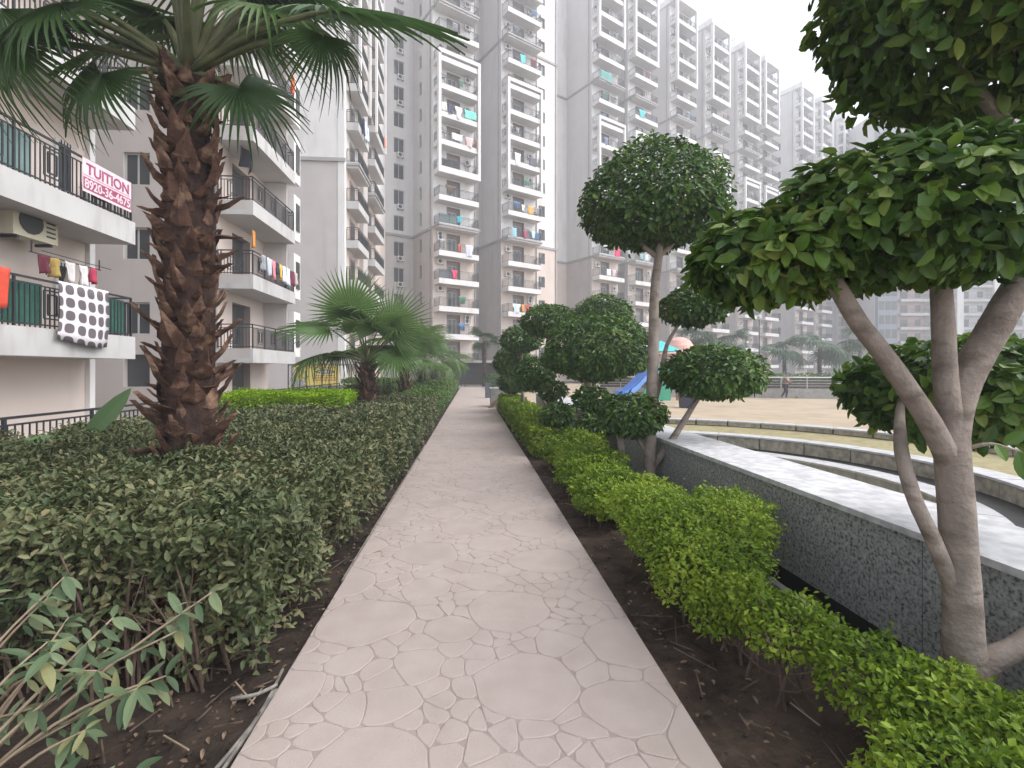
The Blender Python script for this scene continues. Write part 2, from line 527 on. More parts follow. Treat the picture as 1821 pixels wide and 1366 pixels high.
def crown(name, parent, c, rx, ry, ru, rd, n, L, matname, seed=0.0, flat=True, keep=None, loose=0.0):
    """clipped dome-shaped crown of single leaves; returns leaf frames left over for separate leaves if keep is set"""
    D = rnd3(n)
    P = D * np.array([rx, ry, 1.0])
    P[:, 2] = np.where(D[:, 2] > 0, D[:, 2] * ru, D[:, 2] * rd)
    sh = np.where(rng.random(n) < 0.78, rng.uniform(.88, 1.03, n), rng.uniform(.45, .88, n))
    sh = sh + lumps(D * 2.2, 0.075, 2.3, seed) + lumps(D * 2.2, 0.035, 6.1, seed + 1) + rng.normal(size=n) * (0.015 + loose)
    sh = sh + np.where(rng.random(n) < .035, np.minimum(rng.exponential(.045, n), .11), 0)
    P = P * sh[:, None] + np.array(c)
    out = unit(D * np.array([1 / rx, 1 / ry, 1 / ru]))
    nr = unit(out + np.array([0, 0, .55]) + rnd3(n) * .55)
    ax = unit(np.cross(nr, rnd3(n)) + out * .55 - np.array([0, 0, .25]))
    Ls = L * rng.uniform(.65, 1.2, n)
    if keep is not None:
        sel = keep(P, D)
        idx = np.where(sel)[0]
        rest = np.setdiff1d(np.arange(n), idx)
        o = ob(name, leafmesh(name, P[rest], ax[rest], nr[rest], Ls[rest], Ls[rest] * .55, matname), parent)
        tag(o, kind='stuff')
        return P[idx], ax[idx], nr[idx], Ls[idx]
    o = ob(name, leafmesh(name, P, ax, nr, Ls, Ls * .52, matname), parent)
    tag(o, kind='stuff')
    return o


def leaf_object(name, me, P, A, N, L, parent):
    A = Vector(A).normalized()
    S = Vector(N).cross(A).normalized()
    N2 = A.cross(S)
    o = bpy.data.objects.new(name, me)
    o.matrix_basis = Matrix(((A.x * L, S.x * L, N2.x * L, P[0]), (A.y * L, S.y * L, N2.y * L, P[1]), (A.z * L, S.z * L, N2.z * L, P[2]), (0, 0, 0, 1)))
    return link(o, parent)


def single_leaf(name, matname, w=0.5, fine=True, curl=0.12):
    mb = MB()
    prof = [(0, .03), (.12, .55), (.32, .95), (.55, 1.0), (.78, .72), (.93, .3), (1.0, .03)]
    for i in range(len(prof) - 1):
        (t0, a0), (t1, a1) = prof[i], prof[i + 1]
        for s in (-1, 1):
            z = lambda t: -curl * t * t
            e = lambda t, a: (t, s * a * w / 2, z(t) + .09 * a * w)
            q = [(t0, 0, z(t0)), (t1, 0, z(t1)), e(t1, a1), e(t0, a0)]
            mb.poly(q if s > 0 else q[::-1], matname)
    me = mb.mesh(name, True)
    return me

# ================================================================== SETTING
def struct(name, mb, parent=None, smooth=False):
    o = mb.build(name, parent, smooth=smooth)
    if parent is None:
        tag(o, kind='structure')
    return o


g = MB()
g.box(-160, -50, -1.8, 220, 230, -1.5, 'ground')
struct('ground', g)
g = MB()
g.box(-60, -12, -1.45, -5.7, 52, -0.06, 'paving')
struct('courtyard_paving', g)

# planting beds with an uneven soil surface
def bed(name, x0, x1, y0, y1, step, zb, amp, seed, m='soil'):
    mb = MB()
    nx, ny = max(2, int((x1 - x0) / step)), max(2, int((y1 - y0) / step))
    xs, ys = np.linspace(x0, x1, nx + 1), np.linspace(y0, y1, ny + 1)
    G = np.array([(x, y, 0) for y in ys for x in xs])
    z = zb + lumps(G, amp, 5.0, seed) + lumps(G, amp * .6, 13.0, seed + 2)
    mb.v = [(p[0], p[1], zz) for p, zz in zip(G, z)]
    mi = mb.mi(m)
    for j in range(ny):
        for i in range(nx):
            a = j * (nx + 1) + i
            mb.f.append((a, a + 1, a + nx + 2, a + nx + 1))
            mb.m.append(mi)
    n = len(mb.v)
    mb.box(x0, y0, -1.45, x1, y1, zb - .12, 'soil')
    o = mb.build(name)
    me = o.data
    return tag(o, kind='structure')


bed('planting_bed_left', -5.69, -0.972, -1, 43, 0.16, -0.05, 0.02, 1, 'soilshaded')
bed('planting_bed_right', 1.012, 2.3, -1, 20.0, 0.1, -0.05, 0.022, 4)
g = MB()
g.box(1.012, 20.01, -1.45, 2.95, 60, -0.07, 'paving')
struct('side_paving', g)
g = MB()
g.box(-5.69, 43.01, -1.45, 1.0, 60, -0.065, 'paving')
struct('end_paving', g)
# drain channel between bed and granite wall
g = MB()
g.box(2.301, -1, -1.45, 2.36, 20, -0.035, 'concrete')
g.box(2.361, -1, -1.45, 2.66, 20, -0.36, 'gutter')
struct('drain_channel', g)

# ------------------------------------------------------------------ the path: stamped stones in a power diagram
PX0, PX1 = -0.965, 1.005
pb = MB()
pb.box(PX0, -1.2, -0.9, PX1, 43, 0.0, 'pathbase')
path = struct('path', pb)


def make_stones(y0, y1):
    r = random.Random(11)
    circ = []

    def free(x, y, rad, gap):
        for (a, b, c) in circ:
            if abs(b - y) < rad + c + gap and (a - x) ** 2 + (b - y) ** 2 < (rad + c + gap) ** 2:
                return False
        return True
    for rad_lo, rad_hi, tries, gap in ((.22, .29, 260, .05), (.16, .21, 420, .03), (.1, .15, 500, .01), (.045, .07, 2600, .0), (.026, .04, 5200, 0.0)):
        for _ in range(tries):
            rad = r.uniform(rad_lo, rad_hi)
            x, y = r.uniform(PX0 - .1, PX1 + .1), r.uniform(y0, y1)
            if free(x, y, rad, gap):
                circ.append((x, y, rad))
    A = np.array(circ)
    out = []
    for i, (x, y, rad) in enumerate(circ):
        poly = [(PX0, y - .7), (PX1, y - .7), (PX1, y + .7), (PX0, y + .7)]
        d2 = (A[:, 0] - x) ** 2 + (A[:, 1] - y) ** 2
        near = [j for j in np.argsort(d2)[1:40] if d2[j] < 1.2]
        for j in near:
            qx, qy, qr = circ[j]
            # power bisector
            nx_, ny_ = qx - x, qy - y
            cst = (qx * qx + qy * qy - qr * qr - (x * x + y * y - rad * rad)) / 2
            new = []
            for k in range(len(poly)):
                p, q = poly[k], poly[(k + 1) % len(poly)]
                fp, fq = nx_ * p[0] + ny_ * p[1] - cst, nx_ * q[0] + ny_ * q[1] - cst
                if fp <= 0:
                    new.append(p)
                if fp * fq < 0:
                    t = fp / (fp - fq)
                    new.append((p[0] + t * (q[0] - p[0]), p[1] + t * (q[1] - p[1])))
            poly = new
            if len(poly) < 3:
                break
        if len(poly) < 3:
            continue
        ar = sum(poly[k][0] * poly[(k + 1) % len(poly)][1] - poly[(k + 1) % len(poly)][0] * poly[k][1] for k in range(len(poly))) / 2
        if ar < 0.0006:
            continue
        out.append((poly, ar))
    return out


def stone_shape(poly, ins, r):
    """round the corners, shrink by the joint, return outline"""
    P0 = [Vector((p[0], p[1])) for p in poly]
    P = []
    for k in range(len(P0)):            # split long edges so the outline can wander
        a, b = P0[k], P0[(k + 1) % len(P0)]
        m_ = max(1, int((b - a).length / .07))
        P += [a.lerp(b, j / m_) for j in range(m_)]
    for p in P:
        if PX0 + .003 < p.x < PX1 - .003:
            x, y = p.x, p.y
            p.x += .022 * math.sin(7.1 * y + 2.0 * math.sin(5 * x)) + .011 * math.sin(19 * y + 11 * x)
            p.y += .022 * math.sin(6.3 * x + 1.7 * math.sin(6 * y)) + .011 * math.sin(21 * x - 13 * y)
            p.x = min(max(p.x, PX0 + .004), PX1 - .004)
    n = len(P)
    c = sum(P, Vector((0, 0))) / n
    Q = []
    for k in range(n):
        a, b = P[k], P[(k + 1) % n]
        Q.append(a.lerp(b, .25))
        Q.append(a.lerp(b, .75))
    # inset toward the centre by a fixed amount
    S = []
    for q in Q:
        d = (q - c)
        L = d.length
        onx = min(abs(q.x - PX0), abs(q.x - PX1)) < .004
        k = max(0.3, 1 - (ins * r.uniform(.7, 1.5)) / max(L, .01))
        w = c + d * k
        if onx:
            w.x = q.x - math.copysign(0.0015, q.x)
        S.append(w)
    return c, S


def stone_mesh(c, S, mb, off, h):
    n = len(S)
    base = len(mb.v)
    for s in S:
        mb.v.append((s.x - off.x, s.y - off.y, -0.004))
    for s in S:
        mb.v.append((s.x - off.x, s.y - off.y, h - .003))
    for s in S:
        d = s - c
        w = c + d * (1 - .006 / max(d.length, .012))
        mb.v.append((w.x - off.x, w.y - off.y, h))
    mi = mb.mi('stone')
    for lv in range(2):
        for k in range(n):
            a, b = base + lv * n + k, base + lv * n + (k + 1) % n
            mb.f.append((a, b, b + n, a + n))
            mb.m.append(mi)
    mb.f.append(tuple(base + 2 * n + k for k in range(n)))
    mb.m.append(mi)


stones = make_stones(0.9, 15.5)
rr = random.Random(3)
score = []
for poly, ar in stones:
    cyy = sum(p[1] for p in poly) / len(poly)
    vis = 1.0 if cyy > 1.75 else 0.02
    score.append(vis * ar / max(cyy, 1.0) ** 3)
order = sorted(range(len(stones)), key=lambda i: -score[i])
fill = MB()
for rank, i in enumerate(order):
    poly, ar = stones[i]
    c, S = stone_shape(poly, rr.choice((0.0006, 0.001, 0.0014, 0.002)), rr)
    h = 0.0045 + rr.uniform(-.0008, .0008)
    if rank < 300:
        mb = MB()
        stone_mesh(c, S, mb, c, h)
        mb.build('stone', path, (c.x, c.y, 0))
    else:
        stone_mesh(c, S, fill, Vector((0, 0)), h)
tag(fill.build('small_stones', path), kind='stuff')
far = MB()
yy = 15.55
for k in range(14):       # plain stamped slabs further on
    y1 = min(yy + 1.96, 42.99)
    far = MB()
    far.box(PX0 + .003, yy, -.004, PX1 - .003, y1 - .012, .0055, 'stone')
    far.build('slab', path)
    yy = y1

# ------------------------------------------------------------------ granite wall with marble coping
WX0, WX1 = 2.6, 3.2
gw = thing('granite_wall', 'long low speckled grey granite wall with white marble coping along the right bed', 'wall', (WX0, 0, 0))
core = MB()
core.box(0.02, 0.2, -1.4, 0.58, 19.2, 0.62, 'gutter')
core.build('core', gw)
panel = MB()
panel.box(-0.012, 0, -0.05, 0.018, 1.181, 0.618, 'granite')
pm = panel.mesh('panel')
inner = MB()
inner.box(0.582, 0, -1.4, 0.61, 1.186, 0.618, 'risergrey')
im = inner.mesh('inner_panel')
for k in range(16):
    ob('panel', pm, gw, (random.uniform(-.0015, .0015), 0.2 + k * 1.19, 0))
    ob('inner_panel', im, gw, (0, 0.2 + k * 1.19, 0))
cop = MB()
cop.box(-0.045, 0, 0.622, 0.645, 1.494, 0.662, 'marble')
cm = cop.mesh('coping_slab')
for k in range(13):
    ob('coping_slab', cm, gw, (0, 0.05 + k * 1.5 - .3, random.uniform(-.0015, .0015)))

# ------------------------------------------------------------------ sunken terrace: curved steps, lawn, plaza
TC = (4.5, 10.3)


def arc_pts(r, a):
    return (TC[0] + r * math.cos(a), TC[1] + r * math.sin(a))


def ring_sheet(name, r0, r1, z, m, seg=72, zlow=None):
    mb = MB()
    t0 = math.acos(max(-1, min(1, (3.24 - TC[0]) / r0)))
    lim = t0
    for k in range(seg):
        a0, a1 = -lim + 2 * lim * k / seg, -lim + 2 * lim * (k + 1) / seg
        q = []
        for (r, a) in ((r0, a0), (r1, a0), (r1, a1), (r0, a1)):
            x, y = arc_pts(r, a)
            if x < 3.24:
                x = 3.24
            q.append((x, y, z))
        mb.poly(q, m)
    return struct(name, mb)


def pit_floor():
    mb = MB()
    lim = math.acos((3.24 - TC[0]) / 4.8)
    pts = [arc_pts(4.8, -lim + 2 * lim * k / 60) for k in range(61)]
    mb.poly([(x, y, -1.28) for x, y in pts], 'drylawn')
    return struct('pit_floor', mb)


pit_floor()
ring_sheet('step_lawn', 5.0, 6.0, -0.9, 'gutter')
ring_sheet('dry_lawn', 5.85, 8.95, -0.56, 'drylawn')
# plaza
mb = MB()
lim = R(128)
seg = 96
for k in range(seg):
    a0, a1 = -lim + 2 * lim * k / seg, -lim + 2 * lim * (k + 1) / seg

    def far_r(a):
        c = math.cos(a)
        return min(75, (2.7 - TC[0]) / c) if c < -1e-4 else 75
    f0, f1 = max(far_r(a0), 8.9), max(far_r(a1), 8.9)
    for (ra0, ra1, rb0, rb1) in ((8.9, 8.9, min(20, f0), min(20, f1)), (min(20, f0), min(20, f1), f0, f1)):
        if rb0 - ra0 < .01 and rb1 - ra1 < .01:
            continue
        q = [arc_pts(ra0, a0), arc_pts(rb0, a0), arc_pts(rb1, a1), arc_pts(ra1, a1)]
        mb.poly([(max(x, 2.67), y, -0.36) for x, y in q], 'sand')
struct('plaza_ground', mb)


def terrace(label, r, w, ztop, zbot, mtop, mris, seglen, capo=0.05, cap=0.05):
    t = thing('terrace_step', label, 'step', (TC[0], TC[1], 0))
    lim = math.acos((3.26 - TC[0]) / r)
    n = int(2 * lim * r / seglen)
    for k in range(n):
        a0 = -lim + 2 * lim * k / n + .003
        a1 = -lim + 2 * lim * (k + 1) / n - .003
        for nm, ra, rb, za, zb, mm in (('coping_slab', r - capo, r + w, ztop - cap, ztop, mtop), ('riser_stone', r, r + w - .06, zbot, ztop - cap - .002, mris)):
            b = MB()
            S = 3
            dr = random.uniform(-.012, .012) if nm == 'riser_stone' else random.uniform(-.006, .006)
            cs = [a0 + (a1 - a0) * i / S for i in range(S + 1)]
            for i in range(S):
                c0, s0, c1, s1 = math.cos(cs[i]), math.sin(cs[i]), math.cos(cs[i + 1]), math.sin(cs[i + 1])
                p = lambda rr_, c_, s_, z_: ((rr_ + dr) * c_ if rr_ < r + .01 else rr_ * c_, (rr_ + dr) * s_ if rr_ < r + .01 else rr_ * s_, z_)
                b.poly([p(ra, c0, s0, zb), p(rb, c0, s0, zb), p(rb, c1, s1, zb), p(ra, c1, s1, zb)], mm)
                b.poly([p(ra, c0, s0, za), p(ra, c0, s0, zb), p(ra, c1, s1, zb), p(ra, c1, s1, za)], mm)
                b.poly([p(rb, c0, s0, za), p(rb, c0, s0, zb), p(rb, c1, s1, zb), p(rb, c1, s1, za)], mm)
                b.poly([p(ra, c0, s0, za), p(rb, c0, s0, za), p(rb, c1, s1, za), p(ra, c1, s1, za)], mm)
            for cs_ in (cs[0], cs[-1]):
                c0, s0 = math.cos(cs_), math.sin(cs_)
                b.poly([p(ra, c0, s0, za), p(rb, c0, s0, za), p(rb, c0, s0, zb), p(ra, c0, s0, zb)], mm)
            b.build(nm, t)
    return t


terrace('curved stone step edging the sand plaza, outermost of three', 8.85, 0.45, -0.345, -0.54, 'terracetop', 'riser', 1.1, 0.06)
terrace('curved stone bench step with pale top, middle of three', 5.9, 0.5, -0.5, -0.88, 'terracetop', 'riser', 1.2)
terrace('lowest curved stone step with pale top, just beyond the granite wall', 4.75, 0.5, -0.84, -1.27, 'terracetop', 'risergrey', 1.1)

# ================================================================== BUILDINGS
NF = 19
FZ = lambda k: 2.45 + 3.0 * k          # top of the fascia of storey k
HT = 59.3


def railing_mesh(name, segs, h=0.95, step=0.12, m='iron', motif=False, bar=0.018):
    """railing along a list of (x0,y0,x1,y1); z=0 at the fascia top"""
    mb = MB()
    for (x0, y0, x1, y1) in segs:
        L = math.hypot(x1 - x0, y1 - y0)
        ux, uy = (x1 - x0) / L, (y1 - y0) / L
        P = lambda t, z: (x0 + ux * t, y0 + uy * t, z)
        mb.beam(P(0, h), P(L, h), .05, .04, m)
        mb.beam(P(0, h - .13), P(L, h - .13), .025, .025, m)
        mb.beam(P(0, .07), P(L, .07), .03, .03, m)
        nb = max(2, int(L / step))
        for i in range(nb + 1):
            t = L * i / nb
            big = i % 10 == 0 or i == nb
            b = .04 if big else bar
            mb.beam(P(t, 0), P(t, h if big else h - .13), b, b, m)
        if motif:
            t = .55
            while t + .42 < L:
                for (a, zz) in ((.0, .14), (.09, .22)):
                    mb.beam(P(t + a, zz + .07), P(t + .4 - a, zz + .07), .022, .03, m)
                    mb.beam(P(t + a, h - zz - .06), P(t + .4 - a, h - zz - .06), .022, .03, m)
                    mb.beam(P(t + a, zz + .07), P(t + a, h - zz - .06), .03, .022, m)
                    mb.beam(P(t + .4 - a, zz + .07), P(t + .4 - a, h - zz - .06), .03, .022, m)
                t += 1.3
    return mb.mesh(name)


def slab_mesh(name, x0, x1, yf, yb, h=0.58, m='fascia', lip=0.1, sides=('l', 'r')):
    """balcony slab; y from yf (front edge) to yb (wall); z=0 at fascia top"""
    mb = MB()
    mb.box(x0, yf, -h, x1, yb, -h + .2, m, bottom='soffit')
    mb.box(x0, yf, -h + .2, x1, yf + lip, 0, m, skip='b')
    if 'l' in sides:
        mb.box(x0, yf + lip, -h + .2, x0 + lip, yb, 0, m, skip='bf')
    if 'r' in sides:
        mb.box(x1 - lip, yf + lip, -h + .2, x1, yb, 0, m, skip='bf')
    return mb.mesh(name)


def ledge_slab(name, x0, x1, yf, yb):
    mb = MB()
    mb.box(x0, yf, -.5, x1, yb, -.3, 'fascia', bottom='soffit')
    mb.box(x0 - .12, yf - .12, -.3, x1 + .12, yb, -.16, 'ledge')
    mb.box(x0 + .02, yf + .02, -.16, x1 - .02, yb, 0, 'fascia')
    return mb.mesh(name)


def door_mesh():
    """recessed balcony door: back panel, frame; origin bottom left, faces -y"""
    mb = MB()
    mb.box(0, 0, 0, 1.7, .05, 2.62, 'recess')
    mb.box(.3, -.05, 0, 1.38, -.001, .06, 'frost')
    for x in (.3, .82, 1.32):
        mb.box(x, -.05, .061, x + .06, -.001, 2.1, 'frost')
    mb.box(.3, -.05, 2.101, 1.38, -.001, 2.17, 'frost')
    pn = MB()
    pn.box(.361, -.03, .07, .819, -.012, 2.09, 'glass')
    pn.box(.881, -.03, .07, 1.319, -.012, 2.09, 'glass')
    return mb.mesh('door'), pn.mesh('pane')


def window_mesh(w, h, fm='frost'):
    mb = MB()
    t = .06
    mb.box(0, -.04, 0, w, .02, t, fm)
    mb.box(0, -.04, h - t, w, .02, h, fm)
    for x in (0, w / 2 - t / 2, w - t):
        mb.box(x, -.038, t + .001, x + t, .018, h - t - .001, fm)
    pn = MB()
    pn.box(t, -.012, t, w - t, .0, h - t, 'glass')
    return mb.mesh('window'), pn.mesh('pane')


def ac_mesh(m='acwhite'):
    mb = MB()
    mb.box(0, -.3, 0, .8, -.02, .56, m)
    f = []
    mb.lathe([(.21, 0), (.21, .02)], 'acfan', 14)
    n = len(mb.v)
    for i in range(n - 28, n):
        x, y, z = mb.v[i]
        mb.v[i] = (.3 + x, -.302 - z, .28 + y)
    for i in range(5):
        mb.box(.58, -.306, .1 + i * .08, .75, -.3, .13 + i * .08, 'acfan')
    for x in (.08, .68):
        mb.box(x, -.28, -.05, x + .04, 0, -.002, 'iron')
    return mb.mesh('air_conditioner')


def cloth_mesh(w, h, m, seed, fold=0.05, uv=False, cut=0):
    """hanging cloth in the x-z plane, top edge at z=0, hangs down to -h, y ripples"""
    r = random.Random(seed)
    nx, nz = 9, 7
    mb = MB()
    ph = [r.uniform(0, 6.28) for _ in range(3)]
    mi = mb.mi(m)
    for j in range(nz + 1):
        for i in range(nx + 1):
            u, v = i / nx, j / nz
            y = fold * (.35 + v) * (math.sin(u * 7 + ph[0]) + .5 * math.sin(u * 15 + ph[1] + v))
            z = -h * v * (1 + .05 * math.sin(u * 4 + ph[2]))
            pw_ = 1.0 if cut == 0 else (1.0 if v < .36 else .62 + .08 * v) if cut == 1 else 1.0 - .3 * v
            x = w * (.5 + (u - .5) * pw_ + .02 * math.sin(v * 5 + ph[1]) + (.06 * math.sin(ph[0]) * v if cut else 0))
            mb.v.append((x, y - fold, z))
    for j in range(nz):
        for i in range(nx):
            a = j * (nx + 1) + i
            mb.f.append((a, a + 1, a + nx + 2, a + nx + 1))
            mb.m.append(mi)
    me = mb.mesh('cloth', True)
    if uv:
        l = me.uv_layers.new(name='UVMap')
        for p in me.polygons:
            for li in p.loop_indices:
                k = me.loops[li].vertex_index
                l.data[li].uv = ((k % (nx + 1)) / nx, 1 - (k // (nx + 1)) / nz)
    return me


CLOTHCOL = {}


def cloth_mat(rgb):
    k = 'cloth_%d_%d_%d' % tuple(int(c * 255) for c in rgb)
    if k not in MATS:
        mat(k, rgb, tuple(min(1, c * 1.15) for c in rgb), 9, 0.9)
    return k


LAUNDRY_N = [0]


def laundry(name, label, cat, loc, rz, w, h, rgb, group=None, matname=None, fold=0.06):
    LAUNDRY_N[0] += 1
    me = cloth_mesh(w, h, matname or cloth_mat(rgb), LAUNDRY_N[0], fold, uv=matname == 'sheetprint', cut=0 if name in ('bed_sheet',) else (1 + LAUNDRY_N[0] % 2 if name == 'garment' else LAUNDRY_N[0] % 3))
    me.name = name
    o = ob(name, me, None, loc, rz)
    sm = o.modifiers.new('thick', 'SOLIDIFY')
    sm.thickness = 0.012
    return tag(o, label, cat, group)


M_slab = slab_mesh('balcony', .12, 5.08, -1.35, -.002, m='white')
M_ledge = ledge_slab('balcony', .12, 5.08, -1.35, -.002)
M_rail = railing_mesh('railing', [(.17, -1.29, 5.03, -1.29), (.17, -1.29, .17, -.05), (5.03, -1.29, 5.03, -.05)], bar=.022)
M_rail2 = railing_mesh('railing', [(.17, -1.29, 5.03, -1.29), (.17, -1.29, .17, -.05), (5.03, -1.29, 5.03, -.05)], m='grille', motif=True)
M_door, M_dpane = door_mesh()
M_dpane2 = M_dpane.copy()
M_dpane2.materials.clear()
M_dpane2.materials.append(MATS['curtain'])
M_win, M_wpane = window_mesh(1.0, 1.35)
M_win2, M_wpane2 = window_mesh(1.25, 1.7)
M_ac = ac_mesh()
M_acc = ac_mesh('accream')
# white frame binding four storeys
fr = MB()
ft = 12 + .62
for x in (-.02, 4.9):
    fr.box(x, -1.52, -.64, x + .32, -1.1, ft, 'white')
fr.box(.301, -1.52, ft - .42, 4.899, -1.1, ft - .001, 'white')
fr.box(.301, -1.52, -.64, 4.899, -1.352, .02, 'white')
M_frame = fr.mesh('balcony_frame')
# small service balcony with solid parapet
sb = MB()
sb.box(0, -1.0, -.35, 1.7, -.002, -.2, 'white', bottom='soffit')
sb.box(0, -1.0, -.199, 1.7, -.9, .75, 'white')
sb.box(0, -.899, -.199, .1, -.002, .75, 'white')
sb.box(1.6, -.899, -.199, 1.7, -.002, .75, 'white')
M_serv = sb.mesh('service_balcony')

TU = (0.864, 0.503)
TP = (3.58, 57.9)
TRZ = math.atan2(TU[1], TU[0])


def tower_pos(s, x=0.0, y=0.0):
    s = s + x
    return (TP[0] + TU[0] * s - TU[1] * y, TP[1] + TU[1] * s + TU[0] * y)


def tower(s, W, gap, label, side_win=False, front_win=False, serv=False, gap_win=False, floors=NF, detail=True, seed=0, DEP=5.2):
    r = random.Random(100 + seed)
    x0, y0 = tower_pos(s)
    t = thing('tower_block', label, 'building', (x0, y0, 0), TRZ)
    ZL = 17.05
    mb = MB()
    # front wall: door recess on every storey, optional window column
    holes = []
    for k in range(floors):
        z = FZ(k) - .36
        holes.append((1.7, 3.4, z, z + 2.62))
        if front_win:
            holes.append((5.7, 6.7, z + .95, z + 2.3))
    for (za, zb, mm) in ((0, ZL, 'cream'), (ZL, HT, 'white')):
        hs = [h for h in holes if za < h[2] < zb and h[3] < zb + .01]
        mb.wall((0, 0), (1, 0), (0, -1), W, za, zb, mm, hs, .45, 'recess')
    # left side wall
    sh = []
    if side_win:
        for k in range(floors):
            z = FZ(k) - .36
            sh.append((2.9, 3.55, z + .9, z + 2.4))
    for (za, zb, mm) in ((0, ZL, 'taupe'), (ZL, HT, 'taupelight')):
        hs = [h for h in sh if za < h[2] < zb and h[3] < zb + .01]
        mb.wall((0, 0), (0, 1), (-1, 0), DEP, za, zb, mm, hs, .25, mm)
    mb.wall((W, 0), (0, 1), (1, 0), DEP, 0, HT, 'taupelight')
    mb.poly([(0, 0, HT), (W, 0, HT), (W, 12, HT), (0, 12, HT)], 'taupelight')
    # cream corner strip is the returned front render; end wall at the back
    mb.wall((0, 12), (1, 0), (0, 1), W, 0, HT, 'taupelight')
    mb.wall((0, DEP), (0, 1), (-1, 0), 12 - DEP, 0, HT, 'taupelight')
    mb.wall((W, DEP), (0, 1), (1, 0), 12 - DEP, 0, HT, 'taupelight')
    mb.build('wall', t)
    # recess wall to the left, joining the previous block
    if gap > 0.05:
        gm = MB()
        gh = []
        gx = gap - 2.4
        if gap_win:
            for k in range(floors):
                z = FZ(k) - .36
                gh.append((gx, gx + 1.25, z + .6, z + 2.3))
        for (za, zb, mm) in ((0, ZL, 'taupe' if not serv else 'cream'), (ZL, HT, 'taupelight' if not serv else 'white')):
            hs = [h for h in gh if za < h[2] < zb and h[3] < zb + .01]
            gm.wall((-gap + .01, DEP), (1, 0), (0, -1), gap - .02, za, zb, mm, hs, .2, 'white')
        gm.poly([(-gap + .01, DEP, HT), (-.01, DEP, HT), (-.01, 12, HT), (-gap + .01, 12, HT)], 'taupelight')
        gm.build('recess_wall', t)
        if gap_win:
            for k in range(floors):
                z = FZ(k) - .36
                w = ob('window', M_win2, t, (-gap + .01 + gx, DEP + .18, z + .6))
                ob('pane', M_wpane2, w)
                sl = MB()
                if k % 2 == 0 or r.random() < .5:
                    ob('air_conditioner', M_ac, t, (-gap + .35 + gx, DEP - .02, z + .05))
        if serv:
            for k in range(floors):
                z = FZ(k) - .36
                ob('service_balcony', M_serv, t, (-gap + 1.9, DEP, z + .2))
                w = ob('window', M_win2, t, (-gap + 2.1, DEP - .03, z + .6))
                ob('pane', M_wpane2, w)
    # string courses
    for k in (5, 13):
        z = FZ(k) - .46
        lm = MB()
        lm.box(-.12, -.1, z, -.001, DEP - .02, z + .28, 'ledge')
        if W > 5.3:
            lm.box(5.22, -.12, z, W + .12, -.001, z + .28, 'ledge')
        if gap > .05:
            lm.box(-gap + .02, DEP - .12, z, -.13, DEP - .001, z + .28, 'ledge')
        lm.build('string_course', t)
    for k in range(floors):
        z = FZ(k)
        led = k in (5, 13)
        b = ob('balcony', M_ledge if led else M_slab, t, (0, 0, z))
        framed = 7 <= k <= 10 or 15 <= k <= 18
        ob('railing', M_rail2 if framed else M_rail, b, (0, 0, 0))
        d = ob('door', M_door, t, (1.7, .40, z - .36))
        ob('pane', M_dpane2 if r.random() < .3 else M_dpane, d)
        if detail and r.random() < .3:
            ob('air_conditioner', M_ac, t, (3.9 if r.random() < .5 else .45, -.01, z + 1.75))
        if r.random() < .13:
            xa = r.choice((.25, 2.6))
            nt_ = MB()
            nt_.box(xa, -1.24, .04, xa + r.uniform(1.4, 2.2), -1.225, .9, r.choice(('greennet', 'bluegrey', 'greenglass', 'shade')))
            nt_.build('rail_screen', b)
        if detail and r.random() < .6:
            ob('air_conditioner', M_ac, t, (.5 if r.random() < .5 else 3.85, -.01, z + 1.35))
        if front_win:
            w = ob('window', M_win, t, (5.7, .22, z + .59))
            ob('pane', M_wpane, w)
        if side_win:
            w = MB()
            w.box(0, 0, 0, .05, .65, 1.5, 'glass')
            w.build('window', t, (.2, 2.9, z + .54))
    for k in (7, 15):
        ob('balcony_frame', M_frame, t, (0, 0, FZ(k)))
    for (x_, y_) in ((5.3, -.09), (-.09, .5)) + (((8.5, -.09),) if W > 6 else ()):
        dp = MB()
        dp.tube([(x_, y_, 0), (x_, y_, HT - .2)], .07, 'ledge', 6, 1)
        dp.build('drain_pipe', t)
    # roof edge, tank, masts
    rf = MB()
    rf.box(-.25, -1.5, HT + .002, W + .25, 6, HT + .3, 'white')
    rf.box(-.25, -1.5, HT + .3, W + .25, -1.3, HT + 1.0, 'white', skip='b')
    rf.box(-.25, -1.3, HT + .3, -.05, 6, HT + 1.0, 'white', skip='b')
    ro = rf.build('roof', t)
    tk = MB()
    tk.lathe([(.9, 0), (.95, .3), (.95, 1.5), (.5, 1.85), (.2, 1.95)], 'shade', 14)
    tk.build('water_tank', ro, (W - 1.3, 2.2, HT + .3))
    for q in range(3):
        ms = MB()
        hh = r.uniform(1.6, 3.2)
        ms.beam((0, 0, 0), (0, 0, hh), .06, .06, 'grille')
        ms.beam((-.3, 0, hh * .8), (.3, 0, hh * .95), .05, .05, 'grille')
        ms.build('mast', ro, (r.uniform(.2, W - .3), r.uniform(-.8, 1.5), HT + .3))
    return t


